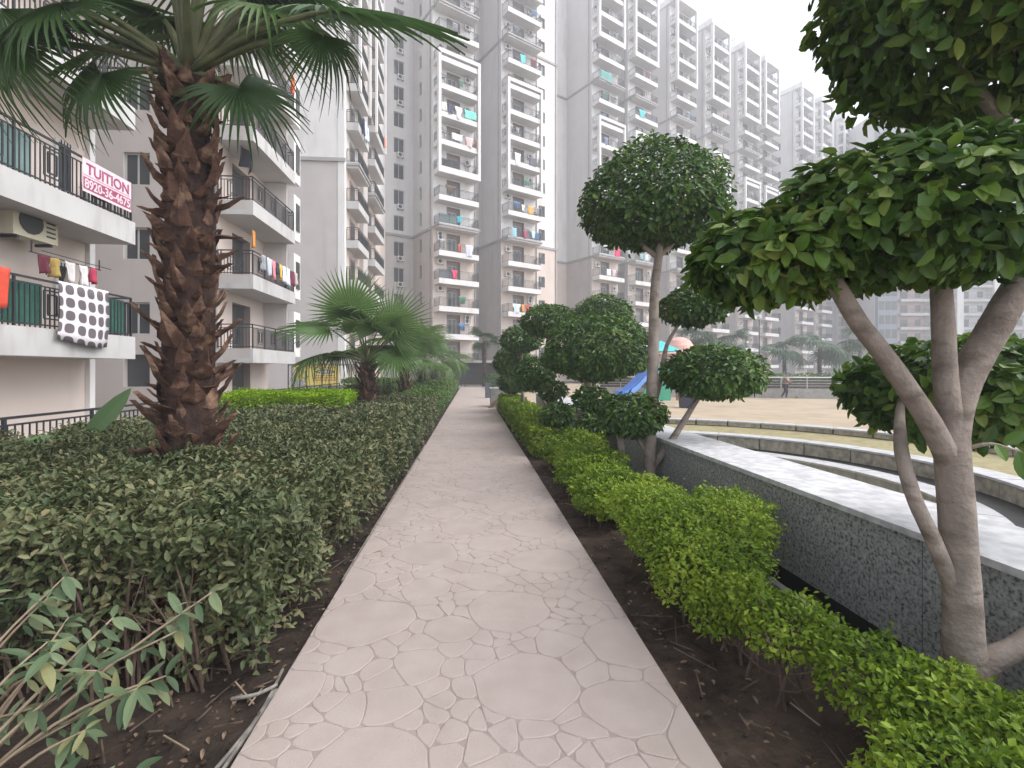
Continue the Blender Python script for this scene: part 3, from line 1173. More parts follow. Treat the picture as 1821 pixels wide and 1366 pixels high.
TOWERS = [
    # s, front width, gap to the left, label, options
    (-9.0, 5.2, 14.0, 'taupe tower block with white balconies nearest the left houses at the path end', dict(side_win=True, gap_win=True)),
    (0.0, 8.7, 3.8, 'second tower block from left in the row, broad blank taupe side wall behind small palm', dict(front_win=True, gap_win=True)),
    (15.0, 5.2, 6.3, 'third tower block from left in the row, with red blanket on a low balcony', dict(serv=True)),
    (22.3, 5.2, 2.1, 'fourth tower block from left in the row, rising behind the round tall topiary', {}),
    (32.0, 5.2, 4.5, 'fifth tower block from left in the row, its roof corner meeting the sky', {}),
    (41.5, 5.2, 4.3, 'sixth tower block from left in the long hazy row', {}),
    (51.5, 5.2, 4.8, 'seventh tower block from left in the long hazy row', {}),
    (58.5, 5.2, 1.8, 'eighth tower block from left in the long hazy row, before the wide side wall', {}),
    (73.0, 5.2, 9.3, 'ninth tower block from left in the hazy row, with windows in its side wall', dict(side_win=True)),
    (82.0, 5.2, 3.8, 'tenth tower block from left in the hazy row, third from the right end', {}),
    (93.5, 5.2, 6.3, 'eleventh tower block from left in the hazy row, second from the right end', {}),
    (104.0, 5.2, 5.3, 'palest and last tower block at the right end of the hazy row', {}),
]
for i, (s, W, gap, lab, opt) in enumerate(TOWERS):
    tower(s, W, gap, lab, seed=i, DEP=9.5 if i == 8 else 5.2, **opt)

# ------------------------------------------------------------------ building across the plaza (frontal)
mt = thing('apartment_block', 'distant pale pink and white apartment block seen between the near tree limbs', 'building', (86.6, 97.3, 0), R(-4.82))
MBW = 62
mb = MB()
mb.box(0, 0, -1.4, MBW, 14, 57, 'taupelight')
mb.build('wall', mt)
bays = [(4.6, 6.0, 'pinkpaint'), (12.0, 4.2, 'pinkpaint'), (17.8, 6.2, 'white'), (26.5, 6.0, 'white'), (36, 6.0, 'white'), (45, 6, 'pinkpaint')]
for (bx, bw, bm) in bays:
    p = MB()
    p.box(bx, -.12, -1.3, bx + bw, -.003, 56.8, bm)
    p.build('bay_wall', mt)
    sm_ = slab_mesh('balcony', bx - .1, bx + bw + .1, -1.5, -.125)
    rm_ = railing_mesh('railing', [(bx, -1.45, bx + bw, -1.45)], step=.25, bar=.03)
    dm = MB()
    dm.box(bx + .8, -.16, 0, bx + 2.4, -.122, 2.1, 'glass')
    dme = dm.mesh('door')
    wm = MB()
    wm.box(bx + bw - 2, -.16, .8, bx + bw - .8, -.122, 2.1, 'glass')
    wme = wm.mesh('window')
    for k in range(NF):
        z = FZ(k) - .85
        b = ob('balcony', sm_, mt, (0, 0, z))
        ob('railing', rm_, b)
        ob('door', dme, mt, (0, 0, z - .36))
        if bw > 5:
            ob('window', wme, mt, (0, 0, z - .36))
for (bx, bw) in ((10.75, 1.2), (16.3, 1.4), (24.2, 2.2), (33, 2)):
    p = MB()
    p.box(bx, -1.7, -1.3, bx + bw, -.004, 57.5, 'white')
    p.build('pilaster', mt)
p = MB()
p.box(0.1, -.9, -1.3, 4.3, -.005, 57, 'bluegrey')
gb = p.build('glazed_bay', mt)
for k in range(NF):
    w = MB()
    for q in range(3):
        w.box(.3 + q * 1.35, -.94, 0, 1.4 + q * 1.35, -.902, 1.9, 'glass')
    w.build('window', gb, (0, 0, FZ(k) - .2))

# ------------------------------------------------------------------ near building on the left (parallel to the path)
LZ = HT
l1 = thing('apartment_block', 'white and taupe apartment block with long balconies behind the tall palm, at left', 'building', (-8.8, 0, 0))
# local frame: x = outward (+X world offset from -8.8), y = world Y
WB = -1.25          # back wall plane of the first stack
mb = MB()
holes = []
for k in range(-1, NF):
    z = FZ(k) - .36 if k >= 0 else 0.0
    if k >= 0:
        holes += [(11.2, 12.4, z, z + 2.45), (5.0, 6.6, z, z + 2.45)]
    else:
        holes += [(11.55, 12.3, .55, 2.0)]
for (za, zb, mm) in ((-.06, 2.0, 'cream'), (2.0, 17.05, 'cream'), (17.05, LZ, 'white')):
    pass
hs0 = [h for h in holes if h[3] <= 17.05]
hs1 = [h for h in holes if h[2] >= 17.05]
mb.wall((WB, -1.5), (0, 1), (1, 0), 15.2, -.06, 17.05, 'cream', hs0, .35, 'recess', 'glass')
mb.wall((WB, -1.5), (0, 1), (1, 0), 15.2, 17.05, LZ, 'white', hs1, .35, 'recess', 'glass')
mb.wall((WB, 13.7), (-1, 0), (0, 1), 8, -.06, LZ, 'taupe')
mb.wall((WB, -1.5), (-1, 0), (0, -1), 8, -.06, LZ, 'taupe')
mb.poly([(WB, -1.5, LZ), (WB, 13.7, LZ), (-10, 13.7, LZ), (-10, -1.5, LZ)], 'taupe')
mb.build('wall', l1)
# second stack block
mb = MB()
sh = []
fh = []
for k in range(-1, NF):
    z = FZ(k) - .36 if k >= 0 else 0.0
    sh.append((1.2, 2.9, z + .02, z + 2.4))
    fh.append((2.6, 3.6, z + .9, z + 2.2))
    fh.append((.55, 1.15, z + .02, z + 2.3))
for (za, zb, mside, mfront) in ((-.06, 17.05, 'cream', 'taupe'), (17.05, LZ, 'white', 'taupelight')):
    mb.wall((-1.45, 20.55), (0, 1), (1, 0), 4.9, za, zb, mside, [h for h in sh if h[2] > za and h[3] < zb], .3, 'recess', 'glass')
    mb.wall((-1.45, 20.55), (-1, 0), (0, -1), 7.8, za, zb, mfront, [h for h in fh if h[2] > za and h[3] < zb], .25, mfront, 'glass')
mb.wall((-1.45, 25.45), (-1, 0), (0, 1), 7.8, -.06, LZ, 'taupe')
mb.poly([(-1.45, 20.55, LZ), (-1.45, 25.45, LZ), (-9.2, 25.45, LZ), (-9.2, 20.55, LZ)], 'taupe')
mb.wall((-9.24, 13.7), (0, 1), (1, 0), 6.85, -.06, LZ, 'taupe')
mb.build('stair_wing_wall', l1)
for k in range(NF):
    z = FZ(k) - .36
    w = ob('window', M_win, l1, (-5.05, 20.7, z + .9))
    w.scale = (1, 1, .96)
    ob('pane', M_wpane, w)
# end screens of the second stack balconies (taupe fin and white window surround)
for k in range(NF):
    e = MB()
    z = FZ(k)
    e.box(-1.44, 24.9, z - .36, -.35, 25.0, z + 2.4, 'taupe')
    e.build('end_screen', l1)
    e = MB()
    e.box(-1.05, 25.5, z - .2, -.2, 26.4, z + 2.1, 'white')
    e.box(-.199, 25.75, z + .3, -.15, 26.2, z + 1.7, 'glass')
    e.build('window_surround', l1)


def fslab(name, y0, y1, xb, h=0.58, lip=.12, ends=(True, True)):
    """slab whose front edge faces +x (local x=0 is the fascia)"""
    mb = MB()
    mb.box(xb + .002, y0, -h, 0, y1, -h + .2, 'fascia', bottom='soffit')
    mb.box(-lip, y0, -h + .2, 0, y1, 0, 'fascia', skip='b')
    if ends[0]:
        mb.box(xb + .002, y0, -h + .2, -lip, y0 + lip, 0, 'taupe', skip='br')
    if ends[1]:
        mb.box(xb + .002, y1 - lip, -h + .2, -lip, y1, 0, 'fascia', skip='br')
    return mb.mesh(name)


S1 = fslab('balcony', -1.5, 13.5, WB)
S2 = fslab('balcony', 20.4, 25.1, -1.45)
RL1 = railing_mesh('railing', [(-.06, -1.4, -.06, 13.42), (-.06, 13.42, WB + .05, 13.42)], 1.0, .115, 'iron', True, .02)
RL2 = railing_mesh('railing', [(-.06, 20.47, -.06, 25.03), (-.06, 20.47, -1.4, 20.47), (-.06, 25.03, -1.4, 25.03)], .98, .115, 'iron', True, .02)
for k in range(NF):
    b = ob('balcony', S1, l1, (0, 0, FZ(k)))
    ob('railing', RL1, b)
    b2 = ob('balcony', S2, l1, (0, 0, FZ(k)))
    ob('railing', RL2, b2)
# ground-floor window frame and the green sheets behind the railings
wf = MB()
for (a, b_, c, d) in ((10.02, 10.82, .5, .56), (10.02, 10.82, 1.46, 1.52), (10.02, 10.82, 2.0, 2.06)):
    wf.box(WB - .1, a, c, WB + .05, b_, d, 'white')
for y in (10.0, 10.78):
    wf.box(WB - .1, y, .5, WB + .045, y + .05, 2.05, 'white')
wfo = wf.build('window', l1)
pn = MB()
pn.box(WB - .2, 10.05, .56, WB - .18, 10.78, 1.46, 'frost')
pn.build('pane', wfo)
gn = MB()
gn.box(-.2, 3.0, .06, -.185, 10.95, .93, 'greennet')
gn.box(-.2, 12.45, .06, -.185, 13.36, .93, 'greennet')
gn.build('green_screen', l1, (0, 0, FZ(0)))
gn = MB()
gn.box(-.2, 3.0, .06, -.185, 10.7, .93, 'greenglass')
gn.build('green_screen', l1, (0, 0, FZ(1)))
# corner posts in white
for y in (13.52,):
    p = MB()
    p.box(WB + .002, y, -.05, WB + .12, y + .18, LZ, 'white')
    p.build('corner_post', l1)
aco = ob('air_conditioner', M_acc, l1, (WB + .32, 10.75, FZ(0) + 1.95))
aco.scale = (1.35, 1.2, 1.25)
aco.rotation_euler = (0, 0, R(90))
# column fin dark, beside the door on the first floor
for k in range(NF):
    p = MB()
    p.box(WB + .002, 10.0, FZ(k) - .36, WB + .3, 10.35, FZ(k) + 2.41, 'recess')
    p.build('column', l1)
    w = MB()
    w.box(WB + .003, 12.55, FZ(k) + .5, WB + .07, 13.05, FZ(k) + 1.75, 'white')
    w.box(WB + .071, 12.62, FZ(k) + .57, WB + .075, 12.98, FZ(k) + 1.68, 'glass')
    for q in range(4):
        w.box(WB + .09, 12.66 + q * .09, FZ(k) + .5, WB + .105, 12.675 + q * .09, FZ(k) + 1.75, 'iron')
    w.build('window', l1)

# ------------------------------------------------------------------ second building on the left
l2 = thing('apartment_block', 'second left apartment block with blank taupe end wall and white corner strip', 'building', (-9.5, 37.2, 0))
mb = MB()
ZL = 17.3
for (za, zb, mm, ms) in ((-.06, ZL, 'taupe', 'cream'), (ZL, LZ, 'white', 'white')):
    mb.wall((-.45, 0), (-1, 0), (0, -1), 12, za, zb, mm)
    mb.wall((0, .45), (0, 1), (1, 0), 17, za, zb, ms)
mb.poly([(0, 0, LZ), (0, 17, LZ), (-12, 17, LZ), (-12, 0, LZ)], 'taupe')
mb.wall((0, 17.45), (-1, 0), (0, 1), 12, -.06, LZ, 'taupe')
mb.build('wall', l2)
p = MB()
p.box(-.449, -.04, -.05, .04, .449, LZ + .3, 'white')
p.build('corner_strip', l2)
for k in (5,):
    p = MB()
    p.box(-12, -.14, ZL - .15, .12, -.041, ZL + .12, 'ledge')
    p.build('string_course', l2)
S3 = MB()


def l2slab(y0, y1, led):
    mb = MB()
    if led:
        mb.box(.002, y0, -.5, .92, y1, -.3, 'fascia', bottom='soffit')
        mb.box(.002, y0 - .12, -.3, 1.04, y1 + .12, -.16, 'ledge')
        mb.box(.002, y0 + .02, -.16, .9, y1 - .02, 0, 'fascia')
    else:
        mb.box(.002, y0, -.58, .92, y1, -.38, 'fascia', bottom='soffit')
        mb.box(.82, y0, -.38, .92, y1, 0, 'fascia', skip='b')
        mb.box(.002, y0, -.38, .82, y0 + .1, 0, 'fascia', skip='br')
    return mb.mesh('balcony')


ST2 = [(0.6, 4.4), (7.0, 11.6)]
for (ya, yb) in ST2:
    sa, sl_ = l2slab(ya, yb, False), l2slab(ya, yb, True)
    rl = railing_mesh('railing', [(.87, ya + .05, .87, yb - .05), (.87, ya + .05, .05, ya + .05)], .98, .12, 'iron', True, .022)
    dr = MB()
    dr.box(.003, ya + 1, 0, .06, ya + 2.6, 2.3, 'recess')
    dr.box(.061, ya + 1.2, .05, .075, ya + 2.4, 2.1, 'glass')
    drm = dr.mesh('door')
    for k in range(NF):
        b = ob('balcony', sl_ if k == 5 else sa, l2, (0, 0, FZ(k)))
        ob('railing', rl, b)
        ob('door', drm, l2, (0, 0, FZ(k) - .36))
    # white frames on the upper storeys
    for k in (7, 15):
        p = MB()
        for y in (ya - .05, yb - .27):
            p.box(.93, y, FZ(k) - .62, 1.12, y + .32, FZ(k) + 12.6, 'white')
        p.box(.93, ya + .271, FZ(k) + 12.2, 1.12, yb - .271, FZ(k) + 12.6, 'white')
        p.build('balcony_frame', l2)
p = MB()
p.box(.0, 4.9, -.05, .35, 6.6, LZ, 'taupe')
p.build('stair_wing_wall', l2)
# entrance canopy slab at ground level
p = MB()
p.box(.36, 4.0, 2.15, 2.3, 6.4, 2.5, 'white')
p.build('entrance_canopy', l2)

# ================================================================== VEGETATION
def leaves_on_box(x0, x1, y0, y1, z0, z1, dens, L, faces='tfblr', und=0.05, seed=0.0, thick=0.16, bot_fade=0.0):
    """points with outward normals on the shell of a clipped hedge"""
    Ps, Ns = [], []
    for f in faces:
        if f == 't':
            n = int((x1 - x0) * (y1 - y0) * dens)
            P = np.stack([rng.uniform(x0, x1, n), rng.uniform(y0, y1, n), np.full(n, z1)], 1)
            N = np.tile([0, 0, 1.0], (n, 1))
        elif f in 'fb':
            n = int((x1 - x0) * (z1 - z0) * dens)
            P = np.stack([rng.uniform(x0, x1, n), np.full(n, y0 if f == 'f' else y1), rng.uniform(z0, z1, n)], 1)
            N = np.tile([0, -1.0 if f == 'f' else 1.0, .25], (n, 1))
        else:
            n = int((y1 - y0) * (z1 - z0) * dens)
            P = np.stack([np.full(n, x0 if f == 'l' else x1), rng.uniform(y0, y1, n), rng.uniform(z0, z1, n)], 1)
            N = np.tile([-1.0 if f == 'l' else 1.0, 0, .25], (n, 1))
        if f != 't' and bot_fade > 0:
            k = rng.random(n) < np.clip((P[:, 2] - z0) / max(bot_fade, 1e-6), .04, 1)
            P, N = P[k], N[k]
            n = len(P)
        dd = lumps(P, und, 3.1, seed) + lumps(P, und * .5, 8.7, seed + 3) - np.abs(rng.normal(size=n)) * thick * .5 + rng.normal(size=n) * .012 + np.where(rng.random(n) < .03, np.minimum(rng.exponential(.045, n), .13), 0)
        P = P + unit(N) * dd[:, None]
        Ps.append(P)
        Ns.append(N)
    return np.concatenate(Ps), unit(np.concatenate(Ns))


def foliage(name, parent, P, N, L, wr, matname, tmpl=LEAF6, up=.5, rough=.7):
    n = len(P)
    nr = unit(N + np.array([0, 0, up]) + rnd3(n) * rough)
    ax = unit(np.cross(nr, rnd3(n)) + N * .5)
    Ls = L * rng.uniform(.6, 1.25, n)
    o = ob(name, leafmesh(name, P, ax, nr, Ls, Ls * wr, matname, tmpl), parent)
    return tag(o, kind='stuff')


def stems(name, parent, pts, h, m='twig', r0=.008, lean=.12, forks=2, kind='stuff'):
    mb = MB()
    for (x, y, z, hh) in pts:
        a = Vector((x, y, z))
        top = a + Vector((random.uniform(-lean, lean), random.uniform(-lean, lean), hh))
        midp = a.lerp(top, .5) + Vector((random.uniform(-.04, .04), random.uniform(-.04, .04), 0))
        mb.tube([a, midp, top], [r0, r0 * .8, r0 * .45], m, 5, 2)
        for _ in range(forks):
            s = a.lerp(top, random.uniform(.25, .75))
            e = s + Vector((random.uniform(-.22, .22), random.uniform(-.22, .22), random.uniform(.08, .3)))
            mb.tube([s, s.lerp(e, .5) + Vector((0, 0, -.02)), e], [r0 * .55, r0 * .45, r0 * .25], m, 4, 2)
    o = mb.build(name, parent)
    return tag(o, kind=kind) if kind else o


# ---- big clipped hedge left of the path
lh = thing('hedge', 'long dull green clipped hedge with bare stems, filling the bed left of the path', 'hedge', (0, 0, 0))
P1, N1 = leaves_on_box(-5.4, -1.05, 2.55, 6.6, .04, .82, 2700, .05, 'tfr', .07, 1.0, .24, bot_fade=.42)
foliage('near_foliage', lh, P1, N1, .056, .46, 'hedgeleaf')
P1, N1 = leaves_on_box(-5.4, -1.03, 6.6, 14.6, .0, .8, 1250, .07, 'tr', .05, 1.0, .2, bot_fade=.25)
foliage('far_foliage', lh, P1, N1, .075, .5, 'hedgeleaf')
# inner twigs and leaves just below the clipped surface keep the inside dark
n = 9000
Pi = np.stack([rng.uniform(-5.3, -1.2, n), rng.uniform(3.0, 9.0, n), rng.uniform(.42, .74, n)], 1)
foliage('inner_foliage', lh, Pi, rnd3(n), .06, .5, 'hedgeleaf', up=.2, rough=1.0)
sp = []
for _ in range(640):
    y = 2.55 + abs(random.gauss(0, 1.1))
    sp.append((random.uniform(-5.2, -1.3), y, -.06, random.uniform(.55, .8)))
for _ in range(200):
    sp.append((random.uniform(-1.55, -1.2), random.uniform(3, 12), -.06, random.uniform(.4, .7)))
stems('stems', lh, sp, .7, 'twig', .008, .16, 2)

# clipped hedges further along the path on the left
for i, (x0, x1, y0, y1, z1, m, lab) in enumerate([
        (-2.3, -1.15, 15.3, 22.0, .82, 'boxleaf', 'clipped bright green hedge block beside the path, just past the long dull hedge'),
        (-3.3, -1.15, 22.6, 31.0, .9, 'boxleaf', 'clipped green hedge block further along the left path edge'),
        (-3.3, -1.15, 31.6, 42.0, .95, 'boxleaf', 'farthest clipped green hedge block on the left path edge')]):
    h = thing('hedge', lab, 'hedge')
    P1, N1 = leaves_on_box(x0, x1, y0, y1, .02, z1, 900 if i == 0 else 500, .08, 'tfr', .04, i + 5.0, .12)
    foliage('foliage', h, P1, N1, .085 if i == 0 else .12, .55, m, LEAF4)
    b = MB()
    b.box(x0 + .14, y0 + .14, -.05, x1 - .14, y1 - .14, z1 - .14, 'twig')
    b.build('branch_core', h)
# lime green hedge block behind the tall palm
h = thing('hedge', 'bright lime green hedge block right of the tall palm trunk', 'hedge')
P1, N1 = leaves_on_box(-5.4, -2.75, 10.6, 12.4, .1, 1.08, 2600, .05, 'tfr', .05, 9.0, .12)
foliage('foliage', h, P1, N1, .055, .55, 'lime2', LEAF4)
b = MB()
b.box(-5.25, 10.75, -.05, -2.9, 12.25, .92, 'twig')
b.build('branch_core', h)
h = thing('hedge', 'small yellow green bush between the young palms near the left block entrance', 'hedge')
P1, N1 = leaves_on_box(-5.4, -3.2, 20.5, 22.5, .1, 1.15, 800, .08, 'tfr', .06, 11.0, .12)
foliage('foliage', h, P1, N1, .09, .55, 'boxleaf', LEAF4)
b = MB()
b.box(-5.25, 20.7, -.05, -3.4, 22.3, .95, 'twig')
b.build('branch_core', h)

# ---- lime bushes along the right bed
def bush(label, blobs, dens, L, group=None, stem=True, m='limeleaf'):
    t = thing('lime_bush', label, 'bush', (blobs[0][0], blobs[0][1], 0), group=group)
    Ps, Ns = [], []
    for (x, y, z, rx, ry, rz) in blobs:
        ar = 4 * math.pi * ((rx * ry) ** 1.6 / 3 + (rx * rz) ** 1.6 / 3 + (ry * rz) ** 1.6 / 3) ** (1 / 1.6)
        k = int(ar * dens)
        D = rnd3(k)
        D = D[(D[:, 2] > -.55)]
        sh = 1 + lumps(D * 2, .14, 2.7, x * 3 + y) + lumps(D * 5, .09, 2.0, y) - np.abs(rng.normal(size=len(D))) * .2 + np.where(rng.random(len(D)) < .06, rng.exponential(.14, len(D)), 0)
        Ps.append(D * np.array([rx, ry, rz]) * sh[:, None] + np.array([x, y, z]))
        Ns.append(unit(D / np.array([rx, ry, rz])))
    P, N = np.concatenate(Ps), np.concatenate(Ns)
    ok = (P[:, 0] > 1.03) & (P[:, 0] < 2.5) & (P[:, 2] > .02)
    P, N = P[ok], N[ok]
    f = foliage('foliage', t, P - np.array([blobs[0][0], blobs[0][1], 0]), N, L, .55, m, LEAF4, .6, .8)
    if stem:
        sp = []
        for (x, y, z, rx, ry, rz) in blobs:
            for _ in range(3):
                sp.append((x - blobs[0][0] + random.uniform(-.5, .5) * rx, y - blobs[0][1] + random.uniform(-.5, .5) * ry, -.06, z + rz * .4))
        stems('stems', t, sp, .4, 'twig', .009, .07, 4)
    return t


bush('ragged lime green bush at the bottom right corner, under the near tree', [(1.58, 1.42, .2, .28, .26, .2), (1.95, 1.5, .26, .3, .28, .16), (1.75, 1.2, .2, .34, .24, .2), (2.15, 1.4, .25, .25, .25, .15)], 5200, .034)
bush('low lime green bush sprawling beside the granite wall near the camera', [(1.72, 1.95, .28, .22, .24, .15), (1.58, 2.28, .32, .22, .22, .15), (1.86, 1.76, .26, .24, .22, .15), (1.5, 2.55, .34, .15, .15, .12)], 5200, .034)
bush('broad rounded lime green bush below the tall topiary, against the granite wall', [(1.45, 3.45, .38, .3, .4, .2), (1.85, 3.5, .42, .36, .4, .18), (1.55, 4.0, .4, .36, .45, .2), (1.4, 3.0, .3, .24, .28, .24), (2.12, 3.85, .42, .32, .42, .17), (1.68, 3.05, .32, .26, .26, .2), (1.42, 2.7, .2, .15, .17, .16), (1.56, 2.78, .18, .13, .14, .14)], 5000, .034)
bush('lime green bush at the path edge just behind the broad rounded bush', [(1.3, 5.0, .26, .22, .45, .22), (1.55, 5.3, .3, .3, .4, .22), (1.85, 5.1, .25, .3, .4, .2)], 4200, .042)
bush('lime green bush around the feet of the tall topiary', [(1.35, 6.1, .28, .25, .5, .22), (1.75, 6.3, .3, .32, .4, .24), (1.5, 6.8, .3, .3, .4, .22)], 3200, .048)
bush('lime green bush with flat clipped top halfway along the right path edge', [(1.35, 7.7, .3, .25, .45, .22), (1.75, 7.9, .32, .35, .4, .26), (2.05, 8.3, .3, .3, .4, .22)], 2600, .055)
for i, (y0, y1, lab) in enumerate([(8.8, 10.6, 'nearest box of clipped lime hedge on the right path edge'),
                                   (10.7, 12.9, 'second box of clipped lime hedge on the right path edge'),
                                   (13.0, 15.6, 'third box of clipped lime hedge on the right path edge'),
                                   (15.7, 19.6, 'farthest box of clipped lime hedge, ending at the concrete box')]):
    h = thing('hedge', lab, 'hedge')
    P1, N1 = leaves_on_box(1.1, 1.85, y0, y1, .02, .52 + .02 * i, 1500 - 250 * i, .06, 'tflr', .05, 20 + i * 2.0, .1)
    foliage('foliage', h, P1, N1, .062 + .012 * i, .55, 'limeleaf', LEAF4)
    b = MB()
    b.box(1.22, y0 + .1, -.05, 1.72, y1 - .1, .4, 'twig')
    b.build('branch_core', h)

# ---- topiary trees on the right
def topiary(label, trunk, trad, branches, crowns, leafL, leafN, m='ficus', seg=10, wob=.04):
    """crowns: (cx,cy,cz,rx,ry,up,down,share)"""
    t = thing('topiary_tree', label, 'tree', (trunk[0][0], trunk[0][1], 0))
    o = Vector((trunk[0][0], trunk[0][1], 0))
    loc = lambda p: (p[0] - o.x, p[1] - o.y, p[2])
    mb = MB()
    mb.tube([loc(p) for p in trunk], trad, 'bark', seg, 4, wob)
    mb.build('trunk', t, smooth=True)
    for (pts, rad) in branches:
        mb = MB()
        mb.tube([loc(p) for p in pts], rad, 'bark', max(6, seg - 3), 4, wob)
        mb.build('branch', t, smooth=True)
    for i, (cx, cyy, cz, rx, ry, ru, rd) in enumerate(crowns):
        ar = 4 * math.pi * ((rx * ry) ** 1.6 / 3 + 2 * (max(rx, ry) * (ru + rd) / 2) ** 1.6 / 3) ** (1 / 1.6)
        n = int(ar * leafN)
        crown('crown', t, loc((cx, cyy, cz)), rx, ry, ru, rd, n, leafL, m, cx * 3 + cz)
        tw = MB()
        base = Vector(loc((cx, cyy, cz - rd * .8)))
        for q in range(9):
            a = random.uniform(0, 6.28)
            e = Vector(loc((cx + rx * .75 * math.cos(a), cyy + ry * .75 * math.sin(a), cz + random.uniform(-.2, .5) * ru)))
            tw.tube([base, base.lerp(e, .5) + Vector((0, 0, .04)), e], [.022, .015, .006], 'bark', 5, 2)
        tw.build('twigs', t)
    return t


topiary('tall topiary with one large round crown high above and three small ones below',
        [(2.4, 6.32, -.1), (2.39, 6.32, .52), (2.42, 6.32, 1.2), (2.44, 6.32, 1.9), (2.46, 6.32, 2.64), (2.52, 6.31, 3.3), (2.45, 6.32, 3.7)], [.085, .08, .075, .07, .06, .055, .03],
        [([(2.42, 6.32, .25), (2.73, 6.29, .72), (3.03, 6.27, 1.2), (3.2, 6.25, 1.45)], [.05, .045, .035, .02]),
         ([(2.39, 6.32, .45), (2.24, 6.34, .65), (2.17, 6.34, .95)], [.03, .025, .015]),
         ([(2.43, 6.36, 1.0), (2.68, 6.7, 1.4), (2.83, 6.8, 1.95), (3.1, 6.78, 2.4)], [.04, .035, .03, .015]),
         ([(2.5, 6.31, 3.1), (2.8, 6.25, 3.4), (3.05, 6.2, 3.7)], [.04, .03, .015]),
         ([(2.5, 6.31, 3.1), (2.2, 6.4, 3.4), (1.95, 6.4, 3.75)], [.04, .03, .015])],
        [(2.45, 6.32, 3.72, .93, .93, .85, .42), (3.24, 6.25, 1.53, .64, .6, .36, .3), (2.16, 6.34, .98, .42, .42, .28, .24), (3.2, 6.77, 2.5, .46, .45, .27, .24)],
        .085, 1150)
topiary('leaning pale-stemmed topiary beside the tall one, with one low crown',
        [(2.12, 6.55, -.1), (2.06, 6.5, .5), (1.97, 6.6, .92), (1.85, 6.9, 1.15)], [.05, .048, .04, .025], [],
        [(1.78, 7.0, 1.16, .26, .26, .17, .15)], .085, 1000)
topiary('wide topiary with broad dome crown and straight paired trunk, left of the tall one',
        [(2.34, 9.84, -.1), (2.36, 9.84, .87), (2.4, 9.83, 1.33), (2.5, 9.82, 1.8)], [.09, .085, .075, .04],
        [([(2.5, 9.9, -.1), (2.5, 9.9, .9), (2.6, 9.9, 1.5)], [.06, .055, .03]),
         ([(2.4, 9.84, .5), (2.75, 9.7, .8), (3.0, 9.6, 1.1)], [.04, .03, .02]),
         ([(2.36, 9.84, .4), (2.0, 9.7, .65), (1.75, 9.4, .72)], [.04, .03, .015])],
        [(2.62, 9.82, 1.92, 1.12, 1.05, .8, .5), (1.66, 9.2, .72, .3, .3, .22, .2), (2.2, 8.5, .6, .3, .3, .2, .18)], .095, 950)
topiary('topiary with a flat dark crown standing above the others left of the wide dome',
        [(1.95, 12.0, -.1), (1.9, 11.95, 1.2), (1.9, 11.9, 2.5)], [.07, .06, .04],
        [([(1.93, 11.97, .6), (1.7, 11.9, 1.0), (1.6, 11.9, 1.35)], [.035, .03, .015])],
        [(1.93, 11.88, 2.78, .66, .6, .4, .34), (1.55, 11.6, 1.5, .46, .46, .36, .3), (1.9, 11.2, 1.1, .32, .32, .22, .2)], .1, 850)
topiary('topiary with a smooth round crown showing behind the wide dome',
        [(3.0, 13.3, -.1), (3.3, 13.0, 1.4), (3.55, 12.8, 2.8)], [.07, .06, .04], [],
        [(3.55, 12.75, 3.05, .74, .7, .52, .4)], .1, 850)
topiary('slim three-tiered topiary nearest the grey litter bin',
        [(1.65, 15.2, -.1), (1.6, 15.1, 1.2), (1.56, 14.95, 2.3)], [.06, .05, .03],
        [([(1.62, 15.1, .9), (1.4, 15.6, 1.4), (1.33, 15.9, 1.7)], [.03, .025, .015])],
        [(1.56, 14.92, 2.5, .62, .6, .42, .34), (1.36, 15.94, 1.8, .6, .6, .4, .36), (1.75, 14.4, 1.25, .42, .42, .3, .26)], .11, 700)
topiary('farthest topiary of the right bed, low and bushy beside the concrete box',
        [(1.75, 18.6, -.1), (1.7, 18.5, .9), (1.65, 18.4, 1.7)], [.06, .05, .03], [],
        [(1.6, 18.3, 2.0, .66, .6, .45, .4), (1.55, 17.6, 1.15, .55, .55, .4, .36)], .12, 600)

